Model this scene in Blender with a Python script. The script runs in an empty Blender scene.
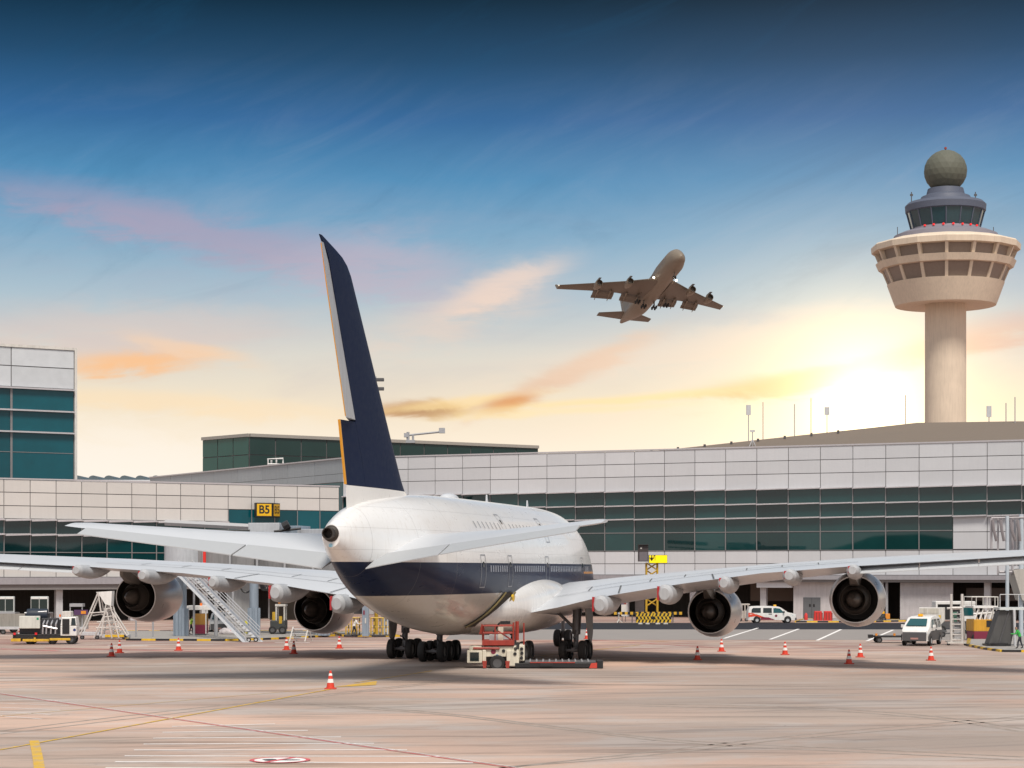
import bpy, bmesh, math, random
import numpy as np
from mathutils import Vector, Matrix
random.seed(7)
R = math.radians
sc = bpy.context.scene
COL = sc.collection

# ------------------------------------------------------------------ camera
F, HY, CH = 2000.0, 570.0, 6.27          # focal length in pixels, horizon row, eye height
cam_d = bpy.data.cameras.new('camera')
cam = bpy.data.objects.new('camera', cam_d); COL.objects.link(cam)
cam.location = (0, 0, CH); cam.rotation_euler = (R(90), 0, 0)
cam_d.sensor_width = 36; cam_d.lens = 36*F/1024; cam_d.shift_y = (HY-384)/1024
cam_d.clip_start = 1; cam_d.clip_end = 9000
sc.camera = cam

# ------------------------------------------------------------------ exposure
sc.view_settings.view_transform = 'Standard'; sc.view_settings.look = 'None'
sc.view_settings.exposure = 0.0; sc.view_settings.gamma = 1.0
sc.view_settings.use_curve_mapping = False
sc.cycles.max_bounces = 6; sc.cycles.diffuse_bounces = 3; sc.cycles.glossy_bounces = 3
sc.cycles.caustics_reflective = False; sc.cycles.caustics_refractive = False

# ------------------------------------------------------------------ node expression helper
class E:
    def __init__(s, nt, sock): s.nt, s.s = nt, sock
    def _m(s, op, *a, clamp=False):
        n = s.nt.nodes.new('ShaderNodeMath'); n.operation = op; n.use_clamp = clamp
        for i, v in enumerate((s,)+a):
            if isinstance(v, E): s.nt.links.new(v.s, n.inputs[i])
            else: n.inputs[i].default_value = v
        return E(s.nt, n.outputs[0])
    def __add__(s, o): return s._m('ADD', o)
    def __sub__(s, o): return s._m('SUBTRACT', o)
    def __mul__(s, o): return s._m('MULTIPLY', o)
    def __truediv__(s, o): return s._m('DIVIDE', o)
    def __neg__(s): return s._m('MULTIPLY', -1.0)
    def f(s, op, *a): return s._m(op, *a)
    def clamp(s): return s._m('ADD', 0.0, clamp=True)
    def smooth(s, a, b):
        n = s.nt.nodes.new('ShaderNodeMapRange'); n.interpolation_type = 'SMOOTHSTEP'
        n.inputs['From Min'].default_value = a; n.inputs['From Max'].default_value = b
        s.nt.links.new(s.s, n.inputs['Value']); return E(s.nt, n.outputs['Result'])
def mixc(nt, f, a, b, mode='MIX'):
    n = nt.nodes.new('ShaderNodeMix'); n.data_type = 'RGBA'; n.blend_type = mode; n.clamp_factor = True
    for sock, v in ((n.inputs['Factor'], f), (n.inputs['A'], a), (n.inputs['B'], b)):
        if isinstance(v, E): nt.links.new(v.s, sock)
        elif isinstance(v, (int, float)): sock.default_value = v
        else: sock.default_value = (*v, 1)
    return E(nt, n.outputs['Result'])
def noise(nt, vec, scale, detail=4, rough=.55, dist=0.0):
    n = nt.nodes.new('ShaderNodeTexNoise'); n.inputs['Scale'].default_value = scale
    n.inputs['Detail'].default_value = detail; n.inputs['Roughness'].default_value = rough
    n.inputs['Distortion'].default_value = dist
    nt.links.new(vec.s, n.inputs['Vector']); return E(nt, n.outputs['Fac'])
def comb(nt, x, y, z):
    n = nt.nodes.new('ShaderNodeCombineXYZ')
    for i, v in enumerate((x, y, z)):
        if isinstance(v, E): nt.links.new(v.s, n.inputs[i])
        else: n.inputs[i].default_value = v
    return E(nt, n.outputs[0])
def sepx(nt, v):
    n = nt.nodes.new('ShaderNodeSeparateXYZ'); nt.links.new(v.s, n.inputs[0])
    return [E(nt, o) for o in n.outputs]
def ramp(nt, f, stops, interp='LINEAR'):
    n = nt.nodes.new('ShaderNodeValToRGB'); cr = n.color_ramp; cr.interpolation = interp
    while len(cr.elements) > 1: cr.elements.remove(cr.elements[-1])
    cr.elements[0].position = stops[0][0]; cr.elements[0].color = (*stops[0][1], 1)
    for p, c in stops[1:]:
        e = cr.elements.new(p); e.color = (*c, 1)
    nt.links.new(f.s, n.inputs[0]); return E(nt, n.outputs[0])

# ------------------------------------------------------------------ world: dusk sky, clouds, low sun glow
SUN_AZ, SUN_EL = math.atan2(352, F), math.atan2(HY-409, F)
w = bpy.data.worlds.new('World'); sc.world = w; w.use_nodes = True
nt = w.node_tree; nt.nodes.clear()
tc = nt.nodes.new('ShaderNodeTexCoord'); D = E(nt, tc.outputs['Generated'])
dx, dy, dz = sepx(nt, D)
az = dx.f('ARCTAN2', dy); el = dz.f('ARCSINE')
front = ramp(nt, dz.clamp(), [
    (0.00, (1.0, .89, .74)), (.045, (1.0, .90, .76)), (.062, (.97, .85, .69)), (.082, (.90, .78, .60)),
    (.108, (.70, .68, .62)), (.134, (.42, .545, .625)), (.163, (.215, .405, .575)), (.191, (.085, .275, .49)),
    (.219, (.036, .145, .335)), (.247, (.015, .070, .155)), (.275, (.003, .024, .050)), (.33, (.005, .022, .055)),
    (.42, (.25, .33, .42)), (.52, (.40, .44, .50)), (.86, (.50, .52, .56)), (1.0, (.55, .57, .60))], 'LINEAR')
rear = ramp(nt, dz.clamp(), [
    (0.0, (.72, .66, .62)), (.06, (.80, .77, .76)), (.3, (.86, .84, .86)), (.52, (.40, .44, .50)), (.86, (.50, .52, .56)), (1.0, (.55, .57, .60))])
sky = mixc(nt, (-dy).smooth(-.25, .35), front, rear)  # upper and rear sky, out of view, brightened to light the near sides
# soft wide structure in the gradient
cn = comb(nt, az*5.0, el*22.0, 0.0)
big = noise(nt, cn, 1.0, 6, .6, .6)
hi_cloud = big.smooth(.42, .72)*el.smooth(.05, .1)*(el*-1.0).smooth(-.23, -.13)*.20
sky = mixc(nt, hi_cloud, sky, (.44, .40, .50))
wisp = noise(nt, comb(nt, az*4.0+el*7.0, el*26.0-az*13.0, 5.0), 1.0, 7, .66, .9)
sky = mixc(nt, wisp.smooth(.46, .74)*el.smooth(.10, .16)*(el*-1.0).smooth(-.27, -.16)*.13, sky, (.50, .52, .62))
sky = mixc(nt, wisp.smooth(.50, .30)*el.smooth(.10, .16)*.13, sky, (.01, .10, .22))
fib = noise(nt, comb(nt, az*9.0+el*6.0, el*75.0-az*6.0, 3.1), 1.0, 6, .62, .8)
puff = noise(nt, comb(nt, az*34.0, el*90.0, 7.7), 1.0, 5, .6, .5)
def cloud(px, py, ln, ht, ang, col, k):
    """a cloud bank at a bearing and height in the sky (radians)"""
    global sky
    a0, e0 = math.atan2(px-512, F), math.atan2(HY-py, F)
    c, s_ = math.cos(R(ang)), math.sin(R(ang))
    da, de = az-a0, el-e0
    u = (da*c+de*s_)*(F/ln); v = (de*c-da*s_)*(F/ht)
    v = v + (puff-.5)*2.0 + (fib-.5)*1.8
    u = u + (puff-.5)*.9
    g = ((u*u+v*v)*-.8).f('EXPONENT')
    m = (g*(fib*1.1+puff*.7)).smooth(.05, .95)*k*(dy.smooth(0, .2))
    sky = mixc(nt, m, sky, col)
cloud(190, 236, 190, 22, -11, (.48, .35, .46), .58)
cloud(380, 268, 90, 34, -6, (.58, .46, .54), .50)
cloud(120, 338, 170, 26, 3, (.74, .58, .52), .50)
cloud(505, 285, 62, 17, 22, (.92, .70, .58), .75)
cloud(455, 318, 95, 26, 14, (.86, .66, .54), .45)
cloud(135, 366, 74, 13, 4, (.98, .55, .27), .90)
cloud(190, 352, 60, 8, -12, (.98, .66, .42), .55)
cloud(170, 405, 170, 11, -3, (1.0, .76, .48), .55)
cloud(427, 408, 46, 8, 2, (.66, .33, .13), 1.0)
cloud(424, 408, 40, 9, 2, (.46, .25, .14), 1.0)
cloud(506, 402, 22, 8, 8, (.62, .30, .13), .9)
cloud(470, 400, 80, 6, 6, (1.0, .74, .36), .7)
cloud(570, 372, 92, 11, 24, (.80, .52, .36), .75)
cloud(515, 402, 24, 6, 8, (.76, .36, .15), .9)
cloud(655, 398, 190, 5, 4, (1.0, .78, .40), .75)
cloud(560, 412, 120, 4, 3, (1.0, .80, .45), .6)
cloud(790, 384, 95, 11, 8, (.80, .51, .28), .85)
cloud(910, 362, 150, 11, 12, (.78, .50, .36), .65)
cloud(1010, 335, 140, 15, 12, (.66, .46, .42), .60)
cloud(720, 345, 220, 20, 7, (.90, .72, .58), .40)
cloud(60, 470, 200, 40, 0, (1.0, .93, .84), .6)
# glow round the sun
sd = (math.sin(SUN_AZ)*math.cos(SUN_EL), math.cos(SUN_AZ)*math.cos(SUN_EL), math.sin(SUN_EL))
dot = dx*sd[0]+dy*sd[1]+dz*sd[2]
ang = dot.f('MINIMUM', 1.0).f('ARCCOSINE')
def glow(sig, col, k, soft=True):
    global sky
    g = ((ang*(-1/sig)) if soft else ((ang*ang)*(-1/(sig*sig)))).f('EXPONENT')*k
    n = nt.nodes.new('ShaderNodeVectorMath'); n.operation = 'SCALE'; n.inputs[0].default_value = col
    nt.links.new(g.s, n.inputs['Scale'])
    a = nt.nodes.new('ShaderNodeVectorMath'); a.operation = 'ADD'
    nt.links.new(sky.s, a.inputs[0]); nt.links.new(n.outputs[0], a.inputs[1]); sky = E(nt, a.outputs[0])
glow(R(.75), (1.0, .84, .5), 3.2)
glow(R(1.7), (1.0, .72, .26), .85)
glow(R(3.6), (1.0, .56, .14), .22, False)
glow(R(6.5), (1.0, .66, .30), .12, False)
nish = nt.nodes.new('ShaderNodeTexSky'); nish.sky_type = 'NISHITA'; nish.sun_disc = False
nish.sun_elevation = SUN_EL; nish.sun_rotation = SUN_AZ
bg1 = nt.nodes.new('ShaderNodeBackground'); bg1.inputs['Strength'].default_value = 1.0
nt.links.new(sky.s, bg1.inputs['Color'])
bg2 = nt.nodes.new('ShaderNodeBackground'); bg2.inputs['Strength'].default_value = 0.0008
nt.links.new(nish.outputs[0], bg2.inputs['Color'])
ads = nt.nodes.new('ShaderNodeAddShader'); nt.links.new(bg1.outputs[0], ads.inputs[0]); nt.links.new(bg2.outputs[0], ads.inputs[1])
wo = nt.nodes.new('ShaderNodeOutputWorld'); nt.links.new(ads.outputs[0], wo.inputs[0])

# ------------------------------------------------------------------ sun lamp: the broad soft light that lights the near sides and throws the shadows under the wings away from the viewer
sl = bpy.data.lights.new('sun', 'SUN'); sl.energy = 3.3; sl.angle = R(17); sl.color = (1.0, .92, .82)
sun = bpy.data.objects.new('sun', sl); COL.objects.link(sun)
sun.rotation_euler = Vector((.12, -math.cos(R(56)), math.sin(R(56)))).to_track_quat('Z', 'Y').to_euler(); sun.location = (20, -100, 200)

# ------------------------------------------------------------------ pixel helpers (measuring only)
def at(px, py, Y): return Vector(((px-512)/F*Y, Y, CH-(py-HY)/F*Y))
def gd(px, py, z=0.0):
    Y = F*(CH-z)/(py-HY); return Vector(((px-512)/F*Y, Y, z))

# ------------------------------------------------------------------ materials
MATS = {}
def M(name, col, rough=.6, metal=0.0, var=.12, scale=3.0, island=0.0, bump=0.0, spec=.5, coat=0.0, emit=None, ior=None, streak=0.0, objvar=0.0):
    if name in MATS: return MATS[name]
    m = bpy.data.materials.new(name); m.use_nodes = True; t = m.node_tree; b = t.nodes['Principled BSDF']
    b.inputs['Roughness'].default_value = rough; b.inputs['Metallic'].default_value = metal
    b.inputs['Specular IOR Level'].default_value = spec
    if ior: b.inputs['IOR'].default_value = ior
    b.inputs['Coat Weight'].default_value = coat; b.inputs['Coat Roughness'].default_value = .12
    c = t.nodes.new('ShaderNodeTexCoord'); ob = E(t, c.outputs['Object'])
    f = noise(t, ob, scale, 5, .6)
    v = (f-.5)*(2*var)+1.0
    if streak:
        x, y, z = sepx(t, ob)
        f2 = noise(t, comb(t, x*3.0, y*3.0, z*.25), 1.3, 5, .65)
        v = v*(f2.smooth(.35, .75)*(-streak)+1.0)
    if island:
        g = t.nodes.new('ShaderNodeNewGeometry'); v = v*((E(t, g.outputs['Random Per Island'])-.5)*(2*island)+1.0)
    if objvar:
        oi = t.nodes.new('ShaderNodeObjectInfo'); v = v*((E(t, oi.outputs['Random'])-.5)*(2*objvar)+1.0)
    n = t.nodes.new('ShaderNodeVectorMath'); n.operation = 'SCALE'; n.inputs[0].default_value = col
    t.links.new(v.s, n.inputs['Scale']); t.links.new(n.outputs[0], b.inputs['Base Color'])
    r = (f-.5)*(.5*rough)+rough; t.links.new(r.clamp().s, b.inputs['Roughness'])
    if bump:
        bn = t.nodes.new('ShaderNodeBump'); bn.inputs['Strength'].default_value = bump; bn.inputs['Distance'].default_value = .05
        f3 = noise(t, ob, scale*6, 4, .6); t.links.new(f3.s, bn.inputs['Height']); t.links.new(bn.outputs[0], b.inputs['Normal'])
    if emit:
        b.inputs['Emission Color'].default_value = (*emit[0], 1); b.inputs['Emission Strength'].default_value = emit[1]
    MATS[name] = m; return m
white = M('white_paint', (.80, .79, .77), .4, streak=.10)
offwhite = M('off_white_paint', (.68, .66, .62), .5, streak=.2)
grey = M('grey_paint', (.36, .37, .39), .5)
lgrey = M('light_grey_paint', (.55, .56, .58), .5, streak=.15)
dgrey = M('dark_grey_paint', (.09, .09, .095), .55)
black = M('black_rubber', (.018, .018, .019), .75, var=.3)
blackp = M('black_paint', (.02, .02, .022), .4)
steel = M('galvanised_steel', (.5, .51, .53), .4, .6)
blusteel = M('blue_grey_paint', (.27, .33, .40), .5, streak=.2)
yellow = M('yellow_paint', (.78, .50, .03), .5, streak=.2)
orange = M('orange_paint', (.72, .27, .03), .5)
red = M('red_paint', (.62, .035, .03), .5)
dred = M('dark_red_paint', (.30, .045, .035), .55, streak=.2)
maroon = M('maroon_paint', (.20, .02, .05), .5)
tealglass = M('teal_glass', (.004, .075, .085), .06, var=.25, scale=.3, spec=.6)
darkglass = M('dark_glass', (.01, .02, .022), .05, var=.2, spec=.6)
hivis = M('hi_vis_fabric', (.35, .85, .08), .8)
amber = M('amber_lens', (.9, .45, .02), .3)
concrete = M('grey_concrete', (.36, .34, .32), .85, var=.2, bump=.3, streak=.25)

# ------------------------------------------------------------------ mesh builder
class MB:
    def __init__(s): s.v = []; s.f = []; s.m = []; s.uv = None
    def add(s, vs, fs, mi=0):
        o = len(s.v); s.v += [tuple(p) for p in vs]; s.f += [tuple(i+o for i in f) for f in fs]; s.m += [mi]*len(fs); return s
    def box(s, x0, x1, y0, y1, z0, z1, mi=0, rz=0, pivot=None, M4=None):
        vs = [Vector((x, y, z)) for z in (z0, z1) for x, y in ((x0, y0), (x1, y0), (x1, y1), (x0, y1))]
        if rz:
            p = Vector(pivot or ((x0+x1)/2, (y0+y1)/2, 0)); rm = Matrix.Rotation(rz, 3, 'Z'); vs = [rm@(q-p)+p for q in vs]
        if M4: vs = [M4@q for q in vs]
        return s.add(vs, [(3, 2, 1, 0), (4, 5, 6, 7), (0, 1, 5, 4), (1, 2, 6, 5), (2, 3, 7, 6), (3, 0, 4, 7)], mi)
    def tube(s, pts, r, n=8, mi=0, r2=None, caps=True):
        pts = [Vector(p) for p in pts]; rings = []
        for i, p in enumerate(pts):
            d = (pts[min(i+1, len(pts)-1)]-pts[max(i-1, 0)]).normalized()
            up = Vector((0, 0, 1)) if abs(d.z) < .95 else Vector((1, 0, 0))
            a = d.cross(up).normalized(); b = a.cross(d)
            rr = r if r2 is None else r+(r2-r)*i/(len(pts)-1)
            rings.append([p+(a*math.cos(2*math.pi*k/n)+b*math.sin(2*math.pi*k/n))*rr for k in range(n)])
        return s.loft(rings, mi, caps, caps)
    def loft(s, rings, mi=0, cap0=False, cap1=False, closed=True):
        n = len(rings[0]); vs = [p for r in rings for p in r]; fs = []
        for i in range(len(rings)-1):
            for k in range(n if closed else n-1):
                a, b = i*n+k, i*n+(k+1) % n; fs.append((a, b, b+n, a+n))
        if cap0: fs.append(tuple(range(n-1, -1, -1)))
        if cap1: fs.append(tuple((len(rings)-1)*n+k for k in range(n)))
        return s.add(vs, fs, mi)
    def lathe(s, prof, n=32, mi=0, c=(0, 0, 0), axis='Z', cap0=False, cap1=False, a0=0.0):
        rings = []
        for r, h in prof:
            ring = []
            for k in range(n):
                a = a0+2*math.pi*k/n; u, v = r*math.cos(a), r*math.sin(a)
                p = (u, v, h) if axis == 'Z' else ((u, h, v) if axis == 'Y' else (h, u, v))
                ring.append((p[0]+c[0], p[1]+c[1], p[2]+c[2]))
            rings.append(ring)
        return s.loft(rings, mi, cap0, cap1)
    def prism(s, poly, y0, y1, mi=0):
        """polygon in x,z extruded along y"""
        n = len(poly); vs = [(x, y0, z) for x, z in poly]+[(x, y1, z) for x, z in poly]
        fs = [tuple(range(n)), tuple(range(2*n-1, n-1, -1))]+[(i, i+n, (i+1) % n+n, (i+1) % n) for i in range(n)]
        return s.add(vs, fs, mi)
    def sheet(s, pts, z=0.0, mi=0):
        return s.add([(p[0], p[1], z) for p in pts], [tuple(range(len(pts)))], mi)
    def strip(s, a, b, wd, z, mi=0):
        a, b = Vector((a[0], a[1], 0)), Vector((b[0], b[1], 0)); d = (b-a).normalized(); n = Vector((-d.y, d.x, 0))*wd/2
        return s.sheet([a-n, b-n, b+n, a+n], z, mi)
    def shear(s, fn): s.v = [tuple(fn(Vector(p))) for p in s.v]; return s
def build(name, mb, mats, parent=None, loc=(0, 0, 0), rz=0.0, smooth=None, bevel=0.0, world=False):
    if not isinstance(mats, (list, tuple)): mats = [mats]
    if world and parent is not None:
        inv = Wm(parent).inverted(); mb.v = [tuple(inv@Vector(p)) for p in mb.v]
    me = bpy.data.meshes.new(name); me.from_pydata(mb.v, [], mb.f)
    for m in mats: me.materials.append(m)
    me.polygons.foreach_set('material_index', mb.m)
    bm = bmesh.new(); bm.from_mesh(me); bmesh.ops.recalc_face_normals(bm, faces=bm.faces); bm.to_mesh(me); bm.free()
    if smooth is not None:
        me.shade_smooth(); me.set_sharp_from_angle(angle=R(smooth))
    me.update()
    o = bpy.data.objects.new(name, me); COL.objects.link(o)
    if parent is not None: o.parent = parent
    o.location = loc; o.rotation_euler = (0, 0, rz)
    if bevel:
        b = o.modifiers.new('bevel', 'BEVEL'); b.width = bevel; b.segments = 2; b.limit_method = 'ANGLE'; b.angle_limit = R(40)
    return o
def Wm(o):
    m = Matrix.LocRotScale(o.location, o.rotation_euler, o.scale)
    return Wm(o.parent)@m if o.parent else m
def tag(o, label, cat, group=None):
    o['label'] = label; o['category'] = cat
    if group: o['group'] = group
    return o
def thing(name, label, cat, loc=(0, 0, 0), rz=0.0, group=None):
    o = bpy.data.objects.new(name, None); o.empty_display_size = .3; COL.objects.link(o)
    o.location = loc; o.rotation_euler = (0, 0, rz); return tag(o, label, cat, group)
def structure(name, mb, mats, **k):
    o = build(name, mb, mats, **k); o['kind'] = 'structure'; return o
def dup(root, loc, rz=None, label=None):
    r = root.copy(); COL.objects.link(r); r.location = loc
    if rz is not None: r.rotation_euler = (0, 0, rz)
    if label: r['label'] = label
    kids = [o for o in KIDS(root)]
    for ch in kids:
        c = ch.copy(); COL.objects.link(c); c.parent = r
        for g in KIDS(ch):
            d = g.copy(); COL.objects.link(d); d.parent = c
    return r
def KIDS(o): return [c for c in bpy.data.objects if c.parent == o]
def text_mesh(name, body, size, mat, parent, loc, rot=(R(90), 0, 0), bold=.0, depth=.01):
    cu = bpy.data.curves.new(name, 'FONT'); cu.body = body; cu.size = size; cu.align_x = 'CENTER'; cu.align_y = 'CENTER'
    cu.extrude = depth; cu.offset = bold
    t = bpy.data.objects.new(name, cu); COL.objects.link(t); dg = bpy.context.evaluated_depsgraph_get()
    me = bpy.data.meshes.new_from_object(t.evaluated_get(dg)); bpy.data.objects.remove(t)
    me.materials.clear(); me.materials.append(mat)
    o = bpy.data.objects.new(name, me); COL.objects.link(o); o.parent = parent; o.location = loc; o.rotation_euler = rot
    return o

# ================================================================== GROUND
def ground_mat():
    m = bpy.data.materials.new('apron_concrete'); m.use_nodes = True; t = m.node_tree; b = t.nodes['Principled BSDF']
    c = t.nodes.new('ShaderNodeTexCoord'); ob = E(t, c.outputs['Object']); x, y, z = sepx(t, ob)
    ca, sa = math.cos(R(-3.2)), math.sin(R(-3.2))
    u = x*ca-y*sa; v = x*sa+y*ca
    uv = comb(t, u, v, 0.0); uvb = comb(t, u+1400.0, v, 0.0)
    n_big = noise(t, comb(t, u*.03, v*.045, 0.0), 1.0, 4, .55, .3)
    n_mid = noise(t, comb(t, u*.12, v*.24, 4.0), 1.0, 6, .6, .5)
    n_str = noise(t, comb(t, u*.07, v*.55, 9.0), 1.0, 6, .65, .3)
    n_dia = noise(t, comb(t, u*.05+v*.04, v*.55-u*.20, 2.0), 1.0, 6, .62, .4)
    n_fine = noise(t, uv, 3.0, 6, .7)
    n_gr = noise(t, uv, 14.0, 3, .7)
    base = mixc(t, n_big.smooth(.36, .64), (.455, .365, .305), (.640, .440, .345))
    base = mixc(t, n_mid.smooth(.47, .62)*.65, base, (.55, .50, .465))
    base = mixc(t, n_str.smooth(.50, .70)*.65, base, (.185, .138, .108))
    base = mixc(t, n_dia.smooth(.52, .70)*.60, base, (.235, .20, .178))
    n_side = noise(t, comb(t, u*.022+5.0, v*.02, 0.0), 1.0, 2, .5)
    base = mixc(t, n_side.smooth(.42, .62)*.35, base, (.24, .21, .195))
    # slab by slab tone and joints
    br = t.nodes.new('ShaderNodeTexBrick'); br.offset = 0.0
    for k, val in (('Scale', 1.0), ('Mortar Size', .035), ('Mortar Smooth', .3), ('Brick Width', 3000.0), ('Row Height', 6.2)): br.inputs[k].default_value = val
    br.inputs['Color1'].default_value = (.86, .86, .87, 1); br.inputs['Color2'].default_value = (1.10, 1.09, 1.08, 1); br.inputs['Mortar'].default_value = (.72, .7, .68, 1)
    t.links.new(uvb.s, br.inputs['Vector'])
    base = mixc(t, .85, base, E(t, br.outputs['Color']), 'MULTIPLY')
    # stains, oil drips, rubber
    spot = noise(t, comb(t, u*.55, v*.9, 1.0), 1.0, 3, .5, 1.2)
    base = mixc(t, spot.smooth(.70, .80)*.55, base, (.12, .10, .09))
    redst = noise(t, comb(t, u*.10, v*.5, 6.0), 1.0, 4, .6, .8)
    far = y.smooth(135, 165)
    base = mixc(t, redst.smooth(.42, .60)*far*.7, base, (.25, .105, .09))
    g = (n_fine-.5)*.20+(n_gr-.5)*.22+1.0
    sc_ = t.nodes.new('ShaderNodeVectorMath'); sc_.operation = 'SCALE'; t.links.new(base.s, sc_.inputs[0]); t.links.new(g.s, sc_.inputs['Scale'])
    t.links.new(sc_.outputs[0], b.inputs['Base Color'])
    t.links.new(((n_mid-.5)*.4+.72).s, b.inputs['Roughness']); b.inputs['Specular IOR Level'].default_value = .35
    bn = t.nodes.new('ShaderNodeBump'); bn.inputs['Strength'].default_value = .25; bn.inputs['Distance'].default_value = .02
    t.links.new(n_fine.s, bn.inputs['Height']); t.links.new(bn.outputs[0], b.inputs['Normal'])
    return m
g = MB(); g.sheet([(-3500, -1500), (3500, -1500), (3500, 4500), (-3500, 4500)])
structure('ground', g, ground_mat())
asphalt = M('asphalt', (.032, .034, .042), .9, var=.25, scale=.6, bump=.2, spec=.1)
conc_lane = M('grey_concrete_lane', (.29, .265, .25), .8, var=.15, scale=.35)
r = MB(); r.sheet([(-9, 211), (150, 211), (150, 237), (-9, 237)], .004)
structure('road', r, asphalt)
r = MB(); r.sheet([(-6, 180), (150, 176), (150, 210.9), (-6, 210.9)], .004)
structure('lane', r, conc_lane)
def worn(name, col, wear=.5):
    m = M(name, col, .75, var=.25, scale=2.0); t = m.node_tree; b = t.nodes['Principled BSDF']
    src = b.inputs['Base Color'].links[0].from_socket
    c = t.nodes.new('ShaderNodeTexCoord'); f = noise(t, E(t, c.outputs['Object']), 1.7, 6, .7)
    mx = mixc(t, f.smooth(wear-.12, wear+.2), E(t, src), (.40, .34, .30)); t.links.new(mx.s, b.inputs['Base Color']); return m
wl_white = worn('worn_white_line', (.84, .82, .80), .68); wl_yel = worn('worn_yellow_line', (.68, .42, .04), .55)
wl_red = worn('worn_red_line', (.62, .10, .12), .56); jt = M('joint_sealant', (.10, .085, .075), .8)
def marks(name, segs, mat, z):
    mb = MB()
    for (x0, y0, x1, y1, wd) in segs: mb.strip(gd(x0, y0), gd(x1, y1), wd, z)
    return structure(name, mb, mat)
L = []
for (x0, y0, x1, y1) in ((724, 638.5, 758, 628), (770, 639.5, 798.5, 629), (817, 640.5, 841, 629.5), (867, 641, 893, 630)): L.append((x0, y0, x1, y1, .30))
L += [(108, 645.5, 148, 646, .5), (275, 642.5, 310, 642.6, .45), (560, 651, 575, 648, .15)]
for k in range(9):      # hatched no-parking field
    yy = 725+k*5.6; a, b_ = 172-k*9.5, 215+k*33
    L.append((a, yy+1.5+k*.3, b_+60, yy-1.0+k*.9, .22))
for k in range(5): L.append((0, 699+k*4.2, 78-k*9, 701.5+k*4.4, .12))
marks('line_white', L, wl_white, .008)
marks('line_red', [(0, 694, 525, 770, .11), (590, 640, 720, 648, .2), (0, 649, 60, 651, .5), (45, 648, 250, 653, .35)], wl_red, .012)
marks('edge_line', [(0, 693.1, 525, 768.6, .06)], wl_white, .012)
marks('line_yellow', [(0, 750, 330, 689.5, .17), (0, 716.5, 330, 688, .08), (355, 683, 432, 671, .14), (540, 656, 640, 645, .16), (620, 641, 668, 641.5, .25)], wl_yel, .016)
mb = MB(); P4 = [gd(*p) for p in ((334, 687.2), (377, 681.2), (376, 685.2), (352, 686.6))]; mb.sheet(P4, .02); structure('arrow_yellow', mb, wl_yel)
mb = MB(); pr = None
for k in range(9):
    t = k/8; p = gd(34+9*t-3*t*t, 741+34*t)
    n = Vector((.17, .02, 0)); cur = (p-n, p+n)
    if pr: mb.sheet([pr[0], pr[1], cur[1], cur[0]], .02)
    pr = cur
structure('curve_yellow', mb, wl_yel)
marks('joint', [(0, 681.3, 85, 679.6, .07), (108, 679.4, 960, 688.3, .10), (975, 690, 1024, 690.6, .07)], jt, .006)
tyre = worn('tyre_mark_grey', (.30, .245, .205), .50)
mb = MB()
def curve(pts, wd):
    P = [gd(*p) for p in pts]; n = len(P)-1; out = []
    for i in range(n):
        for j in range(6):
            t = j/6; a, b, c, d = P[max(i-1, 0)], P[i], P[i+1], P[min(i+2, n)]
            out.append(.5*((2*b)+(c-a)*t+(2*a-5*b+4*c-d)*t*t+(3*b-a-3*c+d)*t**3))
    out.append(P[-1])
    for p, q in zip(out, out[1:]):
        d = (q-p).normalized(); nn = Vector((-d.y, d.x, 0))*wd/2; mb.sheet([p-nn, q-nn, q+nn, p+nn], .0045)
for k in range(2):
    o = k*3.2
    curve([(1024, 757+o), (860, 749+o), (690, 741+o*.7), (560, 727+o*.6), (430, 712+o*.5), (300, 703+o*.5)], .28)
    curve([(500, 768), (650, 752+o), (800, 735+o), (1024, 716+o)], .22)
    curve([(0, 731+o), (160, 712+o), (330, 694+o*.5), (470, 678+o*.4)], .22)
    curve([(640, 704+o*.7), (800, 707+o*.7), (930, 716+o*.8), (1024, 729+o)], .3)
structure('tyre_mark', mb, tyre)
# round ground sign with a red ring and bar
sg = gd(280, 760.6); mb = MB(); rad = 1.0
mb.lathe([(0.001, .024), (rad*.86, .024)], 40, 0, (sg.x, sg.y, 0)); mb.lathe([(rad*.85, .028), (rad, .028)], 40, 1, (sg.x, sg.y, 0))
for (cx, cy, sx, sy, an) in ((-.36, .12, .24, .22, 0), (-.18, -.15, .34, .15, .4), (.34, -.02, .34, .17, .1)):
    ring = [(sg.x+cx+sx*math.cos(a)*math.cos(an)-sy*math.sin(a)*math.sin(an), sg.y+cy+sx*math.cos(a)*math.sin(an)+sy*math.sin(a)*math.cos(an)) for a in np.linspace(0, 6.0, 14)]
    mb.sheet(ring, .028, 2)
mb.strip((sg.x-.36, sg.y-.78), (sg.x+.36, sg.y+.78), .2, .032, 1)
structure('round_sign_marking', mb, [wl_white, wl_red, dgrey])

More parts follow.
